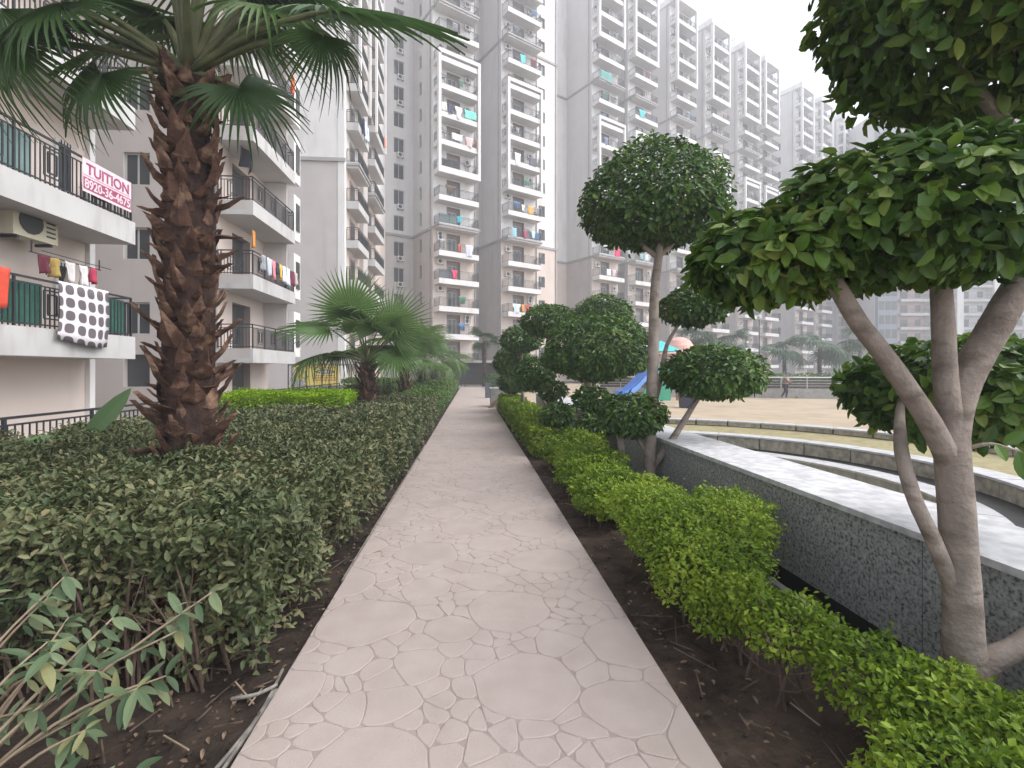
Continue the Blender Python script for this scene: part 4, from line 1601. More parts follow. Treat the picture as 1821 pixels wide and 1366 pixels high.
# near tree at the right edge
t1 = thing('topiary_tree', 'near topiary tree at the right edge with forked grey trunk and big glossy leaves', 'tree', (2.19, 1.95, 0))
o1 = Vector((2.19, 1.95, 0))
L1_ = lambda p: (p[0] - o1.x, p[1] - o1.y, p[2])
mb = MB()
mb.tube([L1_(p) for p in [(2.2, 1.95, -.15), (2.17, 1.95, .25), (2.15, 1.95, .52), (2.13, 1.95, .88), (2.1, 1.95, 1.25), (2.14, 1.95, 1.5), (2.3, 1.93, 1.82), (2.46, 1.9, 2.15), (2.56, 1.9, 2.6), (2.58, 1.92, 3.0)]],
        [.105, .08, .07, .066, .064, .062, .06, .054, .04, .02], 'bark', 16, 5, .025)
mb.build('trunk', t1, smooth=True)
for pts, rad in [([(2.13, 1.96, 1.12), (1.97, 1.92, 1.36), (1.78, 1.9, 1.6), (1.6, 1.88, 1.8), (1.45, 1.86, 2.0), (1.35, 1.84, 2.12)], [.05, .045, .04, .037, .033, .015]),
                 ([(2.115, 1.95, 1.1), (2.055, 1.93, 1.5), (2.045, 1.94, 1.8), (2.03, 1.94, 2.1), (1.95, 1.9, 2.3)], [.05, .045, .042, .036, .015]),
                 ([(2.15, 1.96, .55), (2.0, 1.94, .86), (1.93, 1.97, 1.06), (1.97, 2.07, 1.27), (2.25, 2.36, 1.44)], [.036, .032, .03, .027, .015]),
                 ([(2.17, 1.95, .25), (2.26, 1.93, .33), (2.36, 1.92, .38), (2.5, 1.9, .5)], [.06, .05, .045, .03]),
                 ([(2.5, 1.9, 2.3), (2.3, 1.9, 2.65), (2.0, 1.9, 2.95)], [.035, .03, .015])]:
    mb = MB()
    mb.tube([L1_(p) for p in pts], rad, 'bark', 10, 5, .03)
    mb.build('branch', t1, smooth=True)
big_leaf = single_leaf('leaf', 'ficusnear', .56)
CAMP = np.array([0, 0, 1.6])


def nearest(k):
    def f(P, D):
        W = P + np.array(o1)
        d = np.linalg.norm(W - CAMP, axis=1)
        cand = np.argsort(d + np.where((D @ np.array([-.62, -.78, 0.05])) > .25, 0, 9))
        s = np.zeros(len(P), bool)
        s[cand[:k * 4:4]] = True
        return s
    return f


nleaf = 0
for (c, rx, ry, ru, rd, n, L, k) in [((1.34, 2.05, 2.1), .33, .34, .19, .18, 1700, .076, 50),
                                     ((1.82, 1.86, 2.23), .54, .48, .26, .25, 3900, .076, 110),
                                     ((2.34, 1.9, 3.28), .7, .66, .42, .5, 8200, .08, 60),
                                     ((2.78, 2.5, 1.5), .56, .56, .24, .27, 3600, .085, 70)]:
    P, A, N, Ls = crown('crown', t1, L1_(c), rx, ry, ru, rd, n, L, 'ficusnear', c[0], keep=nearest(k), loose=.02)
    for p, a, nn, l in zip(P, A, N, Ls):
        leaf_object('leaf', big_leaf, p, a, nn, float(l) * 1.15, t1)
        nleaf += 1

mb = MB()
mb.tube([L1_(p) for p in [(2.13, 1.95, 1.24), (2.22, 1.9, 1.28), (2.33, 1.88, 1.25)]], [.012, .008, .003], 'bark', 6, 4)
mb.build('twig', t1)
for p_, a_, l_ in (((2.33, 1.88, 1.25), (.25, -.1, -.95), .13), ((2.27, 1.885, 1.28), (.4, -.4, .5), .09), ((2.24, 1.89, 1.28), (-.1, -.6, -.7), .08)):
    leaf_object('leaf', big_leaf, L1_(p_), a_, (-.3, -.9, .25), l_, t1)

# ---- fan palms
def frond_mesh(name, m, seed, spread=115, droop=.5, N=34):
    r = random.Random(seed)
    mb = MB()
    dphi = 2 * R(spread) / N
    for i in range(N):
        ph = -R(spread) + dphi * (i + .5)
        Lf = 1.0 - .22 * (abs(ph) / R(spread)) ** 2 + r.uniform(-.05, .05)
        dr = droop * r.uniform(.6, 1.4)
        tw = r.uniform(-.05, .05)
        rs = [.03, .25, .5, .68, .85, 1.0]
        ws = [1, 1, 1, .62, .34, .02]
        rows = []
        for q, w in zip(rs, ws):
            rad = q * Lf
            hw = dphi / 2 * min(rad, .52) * w
            z = -dr * max(0, rad - .35) ** 2 * 1.6 - .10 * rad * (1 - math.cos(ph)) * .5
            pa = ph + tw * max(0, q - .5) * 2
            cx, sx = math.cos(pa), math.sin(pa)
            mid = (rad * cx, rad * sx, z - .012 * (1 if q > .1 else 0))
            l = (rad * cx + sx * hw, rad * sx - cx * hw, z + .012 * w)
            g2 = (rad * cx - sx * hw, rad * sx + cx * hw, z + .012 * w)
            rows.append((l, mid, g2))
        for a, b in zip(rows[:-1], rows[1:]):
            mb.poly([a[0], b[0], b[1], a[1]], m)
            mb.poly([a[1], b[1], b[2], a[2]], m)
    return mb.mesh(name)


FR = {m: [frond_mesh('frond', m, 10 + k, sp, dr, N) for k, (sp, dr, N) in enumerate([(112, .18, 36), (125, .5, 34), (100, .95, 32)])] for m in ('frond', 'frondyoung')}
FR['fronddist'] = [frond_mesh('frond', 'fronddist', 40 + k, 115, .8, 16) for k in range(2)]


def frond(palm, base, hub, axis, normal, Rr, me, pr=.022, pet=True):
    """base, hub in palm-local coordinates"""
    A = Vector(axis).normalized()
    S = Vector(normal).cross(A).normalized()
    N2 = A.cross(S)
    M = Matrix(((A.x * Rr, S.x * Rr, N2.x * Rr, hub[0]), (A.y * Rr, S.y * Rr, N2.y * Rr, hub[1]), (A.z * Rr, S.z * Rr, N2.z * Rr, hub[2]), (0, 0, 0, 1)))
    o = bpy.data.objects.new('frond', me)
    o.matrix_basis = M
    link(o, palm)
    if pet:
        Mi = M.inverted()
        b, h = Vector(base), Vector(hub)
        mid = b.lerp(h, .5) + Vector((0, 0, .06 * (h - b).length))
        mb = MB()
        mb.tube([Mi @ b, Mi @ mid, Mi @ h], [pr * 1.5 / Rr, pr / Rr, pr * .6 / Rr], 'petiole', 6, 3)
        mb.build('petiole', o, smooth=True)
    return o


def rand_fronds(palm, C, n, Lp, Rr, meshes, e0, e1, seed, skip=None, pr=.02):
    r = random.Random(seed)
    for i in range(n):
        azm = i * 2.39996 + r.uniform(-.2, .2) + seed
        e = R(e0 + (e1 - e0) * ((i * .618 + .1) % 1.0))
        if skip and skip(azm, e):
            continue
        d = Vector((math.cos(azm) * math.cos(e), math.sin(azm) * math.cos(e), math.sin(e)))
        hub = Vector(C) + d * Lp * r.uniform(.85, 1.15)
        e2 = e - R(r.uniform(15, 50))
        a = Vector((math.cos(azm) * math.cos(e2), math.sin(azm) * math.cos(e2), math.sin(e2)))
        nn = Vector((-math.cos(azm) * math.sin(e2), -math.sin(azm) * math.sin(e2), math.cos(e2)))
        frond(palm, C, hub, a, nn, Rr * r.uniform(.85, 1.1), meshes[i % len(meshes)], pr)


def boot_mesh(seed):
    """old leaf base: broad at the trunk, curling out to a torn, pointed end"""
    r = random.Random(seed)
    mb = MB()
    L = r.uniform(.19, .27)
    bend = r.uniform(-.15, .5)
    rows = []
    skew = r.uniform(-.03, .03)
    for k in range(7):
        t = k / 6
        w = .075 * (1 - t ** 1.6) + .006 + r.uniform(-.008, .008)
        x = L * t
        up = bend * L * t * t + r.uniform(-.006, .006)
        th = .022 * (1 - t) + .003
        cx = skew * t * t * 2
        rows.append([(x - .02 * (t > .3), cx - w, up + .012), (x, cx - w * .45, up + th), (x + .015, cx + w * .2, up + th * .8), (x - .02 * (t > .5), cx + w, up + .014), (x, cx, up - th)])
    for p, q in zip(rows[:-1], rows[1:]):
        for k in range(5):
            mb.poly([p[k], q[k], q[(k + 1) % 5], p[(k + 1) % 5]], 'boot')
    mb.poly(rows[-1], 'boot')
    return mb.mesh('leaf_base')


BOOTS = [boot_mesh(k) for k in range(7)]


def palm_trunk(palm, h, r0, r1, nboot, parts, size=1.0, seed=0):
    r = random.Random(seed)
    mb = MB()
    mb.tube([(0, 0, -.1), (0.01, 0, h * .3), (0, .01, h * .7), (0, 0, h)], [r0, r0 * .95, r1, r1 * .75], 'palmbark', 14, 4, .05)
    mb.build('trunk', palm)
    joined = MB() if not parts else None
    for i in range(nboot):
        z = .05 + (h - .05) * i / nboot
        a = i * 2.39996 + r.uniform(-.3, .3)
        rad = (r0 + (r1 - r0) * z / h) * .9
        tilt = R(r.uniform(8, 62))
        s = size * r.uniform(.6, 1.25)
        d = Vector((math.cos(a) * math.cos(tilt), math.sin(a) * math.cos(tilt), math.sin(tilt)))
        side = Vector((-math.sin(a), math.cos(a), r.uniform(-.4, .4))).normalized()
        nn = d.cross(side).normalized()
        side = nn.cross(d)
        M = Matrix(((d.x * s, side.x * s, nn.x * s, math.cos(a) * rad), (d.y * s, side.y * s, nn.y * s, math.sin(a) * rad), (d.z * s, side.z * s, nn.z * s, z), (0, 0, 0, 1)))
        me = BOOTS[i % 7]
        if parts:
            o = bpy.data.objects.new('leaf_base', me)
            o.matrix_basis = M
            link(o, palm)
        else:
            n0 = len(joined.v)
            joined.v += [tuple(M @ v.co) for v in me.vertices]
            mi = joined.mi('boot')
            for p in me.polygons:
                joined.f.append(tuple(n0 + k for k in p.vertices))
                joined.m.append(mi)
    if joined:
        tag(joined.build('leaf_bases', palm), kind='stuff')


# tall palm
p1 = thing('fan_palm', 'tall fan palm with thick shaggy brown trunk rising out of the left hedge', 'palm', (-2.62, 4.74, 0))
palm_trunk(p1, 4.3, .225, .2, 250, True, 1.05, 1)
C1 = (0, 0, 4.35)
W2 = lambda p: (p[0] + 2.62, p[1] - 4.74, p[2])
for hub, ax, nn, Rr, k in [
        ((-2.11, 4.59, 4.16), (.75, -.1, -.62), (.35, -.75, .5), .66, 1),
        ((-1.14, 4.01, 4.5), (.95, .1, .02), (.1, -.5, .85), 1.1, 0),
        ((-1.25, 4.2, 4.42), (.15, -.1, -1), (.5, -.8, .1), .5, 2),
        ((-3.2, 4.48, 4.15), (-.35, -.2, -.9), (-.2, -.85, .35), .62, 1),
        ((-3.81, 4.34, 4.33), (.35, -.2, -.8), (-.3, -.8, .4), .72, 2),
        ((-3.7, 4.63, 4.7), (-.6, -.4, -.45), (-.1, -.6, .75), .85, 1),
        ((-3.5, 4.1, 4.75), (.3, -.5, -.55), (0, -.7, .7), .7, 0),
        ((-1.75, 4.85, 5.1), (.75, .1, .1), (0, -.5, .85), .95, 0),
        ((-1.85, 4.5, 4.85), (.6, -.3, -.35), (.3, -.6, .7), .7, 1),
        ((-3.3, 4.2, 4.55), (-.5, -.3, -.6), (-.2, -.75, .6), .75, 1),
        ((-4.1, 4.6, 4.75), (-.3, -.3, -.7), (-.2, -.8, .5), .85, 2),
        ((-3.3, 5.1, 4.9), (-.7, .1, -.2), (-.2, -.6, .8), .9, 0),
        ((-2.3, 4.1, 5.0), (.15, -.8, .1), (.1, -.35, .9), .8, 0)]:
    frond(p1, C1, W2(hub), ax, nn, Rr, FR['frond'][k], .03)
rand_fronds(p1, C1, 16, 1.2, .95, FR['frond'], 45, 88, 2, pr=.034)

# young palms along the left bed
def young_palm(label, x, y, h, Lp, Rr, n, seed, custom=(), mat_='frondyoung', e0=5, e1=80, nb=110, cat_group=None, skip=None):
    p = thing('fan_palm', label, 'palm', (x, y, 0), group=cat_group)
    palm_trunk(p, h, .2, .17, nb, False, 1.0, seed)
    C = (0, 0, h + .02)
    for hub, ax, nn, rr_, k in custom:
        frond(p, C, (hub[0] - x, hub[1] - y, hub[2]), ax, nn, rr_, FR[mat_][k], .02)
    rand_fronds(p, C, n, Lp, Rr, FR[mat_], e0, e1, seed, skip, .018)
    return p


away = lambda azm, e: math.sin(azm) < -.2 and e < R(55)
young_palm('young fan palm with large open fans, nearest after the tall palm', -2.58, 12.3, 1.75, 1.0, .95, 13, 3.0,
           [((-2.9, 11.9, 2.95), (-.15, -.1, .95), (.1, -1, .1), 1.15, 0),
            ((-1.95, 11.95, 2.62), (.55, -.1, .5), (.05, -1, .2), 1.1, 0),
            ((-3.4, 11.9, 2.6), (-1, -.05, .05), (-.1, -.35, .95), 1.2, 0),
            ((-1.9, 12.2, 2.1), (.8, -.2, -.5), (.3, -.7, .6), .9, 1)], skip=away)
young_palm('second young fan palm in the left row, half hidden by the first', -2.55, 18.8, 1.75, 1.1, 1.05, 15, 4.1)
young_palm('third young fan palm in the left row, shorter and darker', -2.45, 24.6, 1.6, 1.2, 1.1, 14, 5.3)
young_palm('fourth young fan palm in the left row', -2.3, 30.2, 1.7, 1.2, 1.1, 14, 6.7)
young_palm('farthest young fan palm of the left row, near the end fence', -2.1, 36.5, 1.9, 1.3, 1.15, 14, 7.2)
young_palm('dark slender palm before the blank taupe tower wall at the path end', 1.25, 47.5, 4.2, 1.0, 1.0, 14, 8.4, mat_='frond', e0=-15, e1=75)
for i, (x, y, h, lab) in enumerate([(27.8, 49.8, 4.3, 'hazy palm beyond the plaza, right of the pink dome'),
                                    (32.3, 47.5, 3.2, 'hazy palm beyond the plaza, directly behind the sweeping person'),
                                    (35.0, 46.0, 3.7, 'hazy palm beyond the plaza with thick dark trunk, right of the sweeping person'),
                                    (48.1, 56.2, 5.4, 'tall hazy palm beyond the plaza, farthest right'),
                                    (22.6, 47.5, 4.4, 'hazy palm beyond the plaza, behind the pink dome'),
                                    (41.0, 50.0, 3.4, 'low hazy palm beyond the plaza, between the thick-trunked and the tallest palm')]):
    young_palm(lab, x, y, h, 1.3, 1.5, 16, 11.0 + i, mat_='fronddist', e0=-25, e1=70, nb=50)

# ---- foreground shrub with long drooping leaves
sh_ = thing('leafy_shrub', 'straggly shrub with pale woody stems and long drooping leaves in the bottom left corner', 'shrub', (-1.85, 1.85, 0))
so = Vector((-1.85, 1.85, 0))
sleaf = single_leaf('leaf', 'shrubleaf', .3, curl=.35)
ends = [(-1.12, 1.95, .6), (-1.02, 2.0, .72), (-1.2, 1.85, .45), (-1.45, 1.8, .62), (-1.7, 1.7, .5), (-1.6, 2.05, .78), (-1.35, 1.65, .25), (-1.8, 1.55, .3), (-1.25, 2.1, .34),
        (-1.95, 1.95, .62), (-1.5, 1.6, .1), (-1.15, 1.75, .22), (-1.7, 2.1, .68), (-1.9, 1.6, .55), (-1.55, 1.85, .4), (-1.4, 2.0, .52), (-1.62, 1.7, .32), (-1.3, 1.75, .38), (-1.75, 1.9, .45),
        (-1.5, 1.75, .2), (-1.85, 1.75, .2), (-1.65, 1.6, .42), (-1.35, 1.95, .66), (-1.58, 1.95, .58), (-2.0, 1.8, .4), (-1.9, 2.05, .75), (-1.25, 1.6, .12), (-1.7, 1.5, .15), (-1.45, 1.95, .3), (-1.9, 1.85, .5), (-1.7, 2.2, .55), (-2.05, 2.1, .68), (-1.3, 1.8, .55)]
smb = random.Random(9)
for e in ends:
    e = Vector(e)
    b = Vector((-1.95 + smb.uniform(-.15, .15), 1.8 + smb.uniform(-.2, .2), -.05))
    mid = b.lerp(e, .55) + Vector((smb.uniform(-.08, .08), smb.uniform(-.08, .08), smb.uniform(.06, .16)))
    mb = MB()
    mb.tube([b - so, mid - so, e - so], [.008, .006, .003], 'twigpale', 6, 5, .05)
    mb.build('branch', sh_, smooth=True)
    d = (e - mid).normalized()
    for q in range(11):
        t = 1 - .13 * (q // 3) * 1.0
        pos = mid.lerp(e, t)
        a = q * 2.4 + smb.uniform(-.4, .4)
        side = d.cross(Vector((0, 0, 1))).normalized()
        up2 = side.cross(d)
        ax = (d * smb.uniform(.2, .7) + side * math.cos(a) + up2 * math.sin(a) * .8 + Vector((0, 0, -.35))).normalized()
        nn = Vector((0, 0, 1)) + Vector((smb.uniform(-.4, .4), smb.uniform(-.7, .1), 0))
        leaf_object('leaf', sleaf, pos - so, ax, nn, smb.uniform(.055, .12), sh_)

# ---- banana plant among the hedge on the left
bn = thing('banana_plant', 'small banana plant with broad upright leaf poking above the left hedge', 'plant', (-4.6, 6.3, 0))
bl = single_leaf('leaf', 'banana', .26, curl=.1)
for pos, ax, nn, L in [((-.1, 0, .75), (.62, .05, .72), (.5, -.75, -.2), .78), ((.05, -.3, .8), (-.95, -.35, -.05), (.1, -.4, .9), .95), ((.2, -.1, .8), (.9, -.3, -.12), (0, -.6, .8), .62), ((0, -.2, .78), (.5, -.7, .02), (.2, -.3, .9), .55)]:
    leaf_object('leaf', bl, pos, ax, nn, L, bn)
mb = MB()
mb.tube([(0, 0, -.05), (0, -.05, .4), (-.05, -.05, .82)], [.06, .05, .03], 'petiole', 8, 3)
mb.build('stem', bn)
# weeds at the path edge
for i, (x, y, lab) in enumerate([(-1.16, 2.72, 'small weed with rounded leaves at the left path edge near the pale sticks'), (-1.3, 3.0, 'little weed under the front corner of the long hedge')]):
    wd = thing('weed', lab, 'plant', (x, y, -.04))
    for q in range(12):
        a = q * 2.4
        ax = (math.cos(a), math.sin(a), .35)
        leaf_object('leaf', sleaf, (.02 * math.cos(a), .02 * math.sin(a), .05 + .018 * q), ax, (-math.cos(a) * .3, -math.sin(a) * .3, 1), .07, wd)
    mb = MB()
    mb.tube([(0, 0, -.03), (0, 0, .26)], [.005, .003], 'twig', 5, 1)
    mb.build('stem', wd)

# ================================================================== OBJECTS
def fence(name, label, p, q, h, step, z0=-.06, rails=(.12, .88), post=1.6, b=.018, top=.05, cat='fence'):
    L = math.hypot(q[0] - p[0], q[1] - p[1])
    t = thing(name, label, cat, (p[0], p[1], z0), math.atan2(q[1] - p[1], q[0] - p[0]))
    mb = MB()
    mb.beam((0, 0, h), (L, 0, h), top, .04, 'iron')
    mb.build('top_rail', t)
    for rr_ in rails:
        mb = MB()
        mb.beam((0, 0, h * rr_), (L, 0, h * rr_), .03, .03, 'iron')
        mb.build('rail', t)
    pm_ = MB()
    pm_.beam((0, 0, 0), (0, 0, h - .021), .045, .045, 'iron')
    pme = pm_.mesh('post')
    n = max(1, int(L / post))
    for i in range(n + 1):
        ob('post', pme, t, (L * i / n, 0, 0))
    bm_ = MB()
    bm_.beam((0, 0, h * rails[0] + .016), (0, 0, h * rails[-1] - .016), b, b, 'iron')
    bme = bm_.mesh('bar')
    nb = int(L / step)
    if nb <= 290:
        for i in range(nb):
            ob('bar', bme, t, (step * (i + .5), 0, 0))
    return t


fence('railing_fence', 'low dark iron railing in front of the left ground floor', (-7.0, 4.5), (-7.0, 26.5), .92, .125)
fence('railing_fence', 'tall dark iron fence bars in front of the yellow banner', (-10.2, 28.0), (-6.4, 27.6), 1.95, .42, rails=(.05, .97), b=.035)
fence('railing_fence', 'low dark railing beside the second left block, behind the young palms', (-6.3, 27.6), (-6.3, 42), 1.0, .14)
fence('end_fence', 'dark iron fence and gate closing the far end of the path', (-5.5, 45.5), (6.0, 45.3), 1.35, .12, rails=(.08, .5, .93))

# porch behind the end fence
pr = thing('porch', 'dark ground floor porch with thin posts below the blank tower wall', 'porch', (-1.2, 50.3, 0), R(10))
mb = MB()
mb.box(0, 0, 2.3, 7, 2.6, 2.55, 'ledge')
mb.build('roof', pr)
for x in (.1, 2.2, 4.5, 6.8):
    mb = MB()
    mb.box(x, .1, -.05, x + .1, .2, 2.299, 'iron')
    mb.build('post', pr)
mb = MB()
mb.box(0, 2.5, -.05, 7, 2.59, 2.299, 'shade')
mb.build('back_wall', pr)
# shrubs behind the end fence
for x, y, lab in ((2.0, 44.3, 'dark shrub in front of the end fence, right of the path'), (-3.6, 44.6, 'dark shrub in front of the end fence, left of the path')):
    t = thing('shrub', lab, 'shrub', (x, y, 0))
    crown('foliage', t, (0, 0, .6), .9, .6, .6, .55, 1500, .14, 'ficus', x)
    mb = MB()
    mb.tube([(0, 0, -.06), (0, 0, .5)], [.04, .02], 'bark', 6, 1)
    mb.build('stem', t)

# tuition banner on the left balcony
tb = thing('banner', 'pink and white tuition banner with a phone number tied to the left balcony railing', 'banner', (-8.7, 11.62, 5.62))
# local frame: build in x = along Y, y = up by a rotated child matrix
BM = Matrix(((0, 0, 1, 0), (1, 0, 0, 0), (0, 1, 0, 0), (0, 0, 0, 1)))
tb.matrix_basis = Matrix.Translation((-8.69, 11.62, 5.62)) @ BM


def text_part(name, body, m, parent, x, y, w, h, z=.006, align='CENTER'):
    cu = bpy.data.curves.new(name, 'FONT')
    cu.body = body
    cu.align_x = align
    cu.size = 1.0
    cu.extrude = .004
    cu.offset = .018
    tmp = bpy.data.objects.new(name, cu)
    COL.objects.link(tmp)
    bpy.context.view_layer.update()
    me = bpy.data.meshes.new_from_object(tmp.evaluated_get(bpy.context.evaluated_depsgraph_get()))
    bpy.data.objects.remove(tmp)
    co = np.array([v.co for v in me.vertices])
    lo, hi = co.min(0), co.max(0)
    for v in me.vertices:
        v.co.x = x + (v.co.x - lo[0]) / (hi[0] - lo[0]) * w
        v.co.y = y + (v.co.y - lo[1]) / (hi[1] - lo[1]) * h
        v.co.z = z + (v.co.z - lo[2]) * 1.0
    me.materials.clear()
    me.materials.append(MATS[m])
    me.name = name
    return ob(name, me, parent)


def flat(x0, y0, x1, y1, z0, z1, m, name, parent):
    mb = MB()
    mb.box(x0, y0, z0, x1, y1, z1, m)
    return mb.build(name, parent)


flat(0, 0, 1.56, .76, -.004, .002, 'bannerpink', 'sheet', tb)
flat(.02, .06, 1.54, .335, .0025, .004, 'bannerred', 'red_band', tb)
flat(.02, .372, 1.5, .385, .0025, .004, 'bannerred', 'rule', tb)
text_part('heading', 'TUITION', 'bannerred', tb, .1, .42, 1.36, .25, .003)
text_part('phone_number', '8920-36-4675', 'bannerpink', tb, .05, .09, 1.45, .215, .005)
for (x, y) in ((0, .74), (1.545, .74), (1.545, .02), (0, .02)):
    mb = MB()
    mb.beam((x, y, 0), (x - .03 if x < .5 else x + .04, y + .04, -.06), .008, .008, 'iron')
    mb.build('tie', tb)

# yellow banner on the taupe end wall: the print is too small to read, only its blocks are shown
yb_ = thing('banner', 'yellow printed banner on the taupe end wall behind iron bars', 'banner')
yb_.matrix_basis = Matrix.Translation((-13.1, 37.13, .4)) @ Matrix(((1, 0, 0, 0), (0, 0, -1, 0), (0, 1, 0, 0), (0, 0, 0, 1)))
flat(0, 0, 3.25, 1.62, -.01, .004, 'banneryellow', 'sheet', yb_)
r_ = random.Random(4)
x = .1
while x < 2.95:
    w = r_.uniform(.06, .16)
    flat(x, 1.28, x + w, 1.28 + r_.uniform(.12, .19), .0045, .008, 'inkred', 'heading_mark', yb_)
    x += w + r_.uniform(.03, .08)
for row in range(3):
    x = 1.55
    while x < 2.95:
        w = r_.uniform(.05, .13)
        flat(x, .35 + row * .17, x + w, .44 + row * .17, .0045, .008, 'inkred', 'print_mark', yb_)
        x += w + r_.uniform(.03, .06)
mb = MB()
el_pts = [(2.25 + .72 * math.cos(a * math.pi / 12), 1.03 + .15 * math.sin(a * math.pi / 12), .006) for a in range(24)]
mb.poly(el_pts, 'inkdark')
el_pts = [(2.25 + .55 * math.cos(a * math.pi / 12), 1.03 + .1 * math.sin(a * math.pi / 12), .009) for a in range(24)]
mb.poly(el_pts, 'inkgrey')
mb.build('oval_emblem', yb_)
mb = MB()
for (a, b_) in (((.5, .3), (.5, 1.2)), ((.8, .2), (.8, 1.15)), ((.5, .95), (.8, 1.0)), ((.8, .5), (1.05, .72)), ((.8, .45), (.62, .62))):
    mb.beam((a[0], a[1], .008), (b_[0], b_[1], .008), .07, .006, 'inkgreen' if a[1] < .6 and a[0] > .7 else 'inkred')
mb.build('figure_emblem', yb_)
flat(.0, .02, .75, .42, .0045, .01, 'inkgrey', 'grey_block', yb_)

# laundry ------------------------------------------------------------
R90 = R(90)
laundry('bed_sheet', 'white bed sheet with grey medallions over the lowest left balcony', 'sheet', (-8.7, 10.98, 3.47), R90, 1.42, 1.3, (1, 1, 1), matname='sheetprint', fold=.03)
laundry('cloth', 'red orange cloth over the green-screened balcony at the left picture edge', 'laundry', (-8.7, 9.55, 3.5), R90, .34, .75, (.55, .07, .04), fold=.03)
for i, (y, w, h, c, nm) in enumerate([(11.3, .3, .4, (.14, .03, .05), 'maroon'), (11.62, .25, .42, (.42, .3, .09), 'mustard'), (11.95, .3, .45, (.7, .66, .66), 'white and grey'), (12.35, .28, .5, (.72, .7, .7), 'plain white'), (12.75, .2, .36, (.55, .06, .12), 'crimson')]):
    laundry('garment', '%s garment on the rack above the patterned bed sheet' % nm, 'laundry', (-9.4, y, 4.1), R90, w, h, c)
rk = thing('drying_rack', 'wall drying rack hung with garments above the patterned bed sheet', 'rack', (-9.4, 11.2, 4.12))
mb = MB()
for y in (0, 1.9):
    mb.beam((0, y, 0), (0, y, .25), .02, .02, 'iron')
mb.build('upright', rk)
mb = MB()
mb.beam((0, -.05, 0), (0, 1.95, 0), .02, .02, 'iron')
mb.beam((.25, -.05, .02), (.25, 1.95, .02), .015, .015, 'iron')
mb.build('bar', rk)
for i, (y, w, h, c, nm) in enumerate([(20.9, .45, .6, (.28, .3, .33), 'slate grey'), (21.4, .4, .75, (.5, .55, .6), 'pale blue'), (21.85, .35, .8, (.62, .25, .28), 'salmon pink'), (22.3, .3, .5, (.05, .04, .07), 'black'), (22.7, .35, .65, (.62, .42, .1), 'yellow'),
                                      (23.15, .4, .75, (.72, .72, .75), 'white'), (23.6, .45, .8, (.66, .7, .78), 'icy white'), (24.1, .5, .7, (.16, .03, .06), 'dark maroon'), (24.65, .35, .6, (.5, .42, .42), 'dusty rose')]):
    laundry('garment', '%s garment in the row drying on the second-storey balcony right of the tall palm' % nm, 'laundry', (-8.73, y, 6.38), R90, w, h, c)
laundry('garment', 'orange garment hanging inside the balcony right of the tall palm', 'laundry', (-9.3, 21.3, 7.5), R90, .3, .7, (.7, .28, .05))
laundry('cloth', 'black cloth hanging high inside the balcony above the drying row', 'laundry', (-9.6, 20.9, 11.0), R90, 1.1, .9, (.012, .012, .02), fold=.12)
laundry('garment', 'red and orange garment high on the left block, seen through the palm fan', 'laundry', (-8.7, 24.0, 15.9), R90, .5, .9, (.7, .12, .04))
for (y, z, w, h, c, nm) in [(38.6, FZ(6) + .95, .7, 1.3, (.03, .04, .12), 'navy'), (39.4, FZ(6) + .95, .8, 1.4, (.75, .75, .78), 'white'), (40.3, FZ(6) + .95, .5, 1.1, (.55, .65, .72), 'pale blue')]:
    laundry('garment', '%s laundry on the second left block, seen under the palm fan' % nm, 'laundry', (-8.5, y, z), R90, w, h, c)
laundry('garment', 'coral laundry on the far balcony stack of the second left block', 'laundry', (-8.5, 48.0, FZ(7) + .95), R90, .5, 1.0, (.7, .2, .13))


def tl(i, k, x, w, h, c, label, y=-1.34, dz=.95):
    px, py = tower_pos(TOWERS[i][0], x, y)
    return laundry('laundry_cloth', label, 'laundry', (px, py, FZ(k) + dz), TRZ, w, h, c, fold=.04)


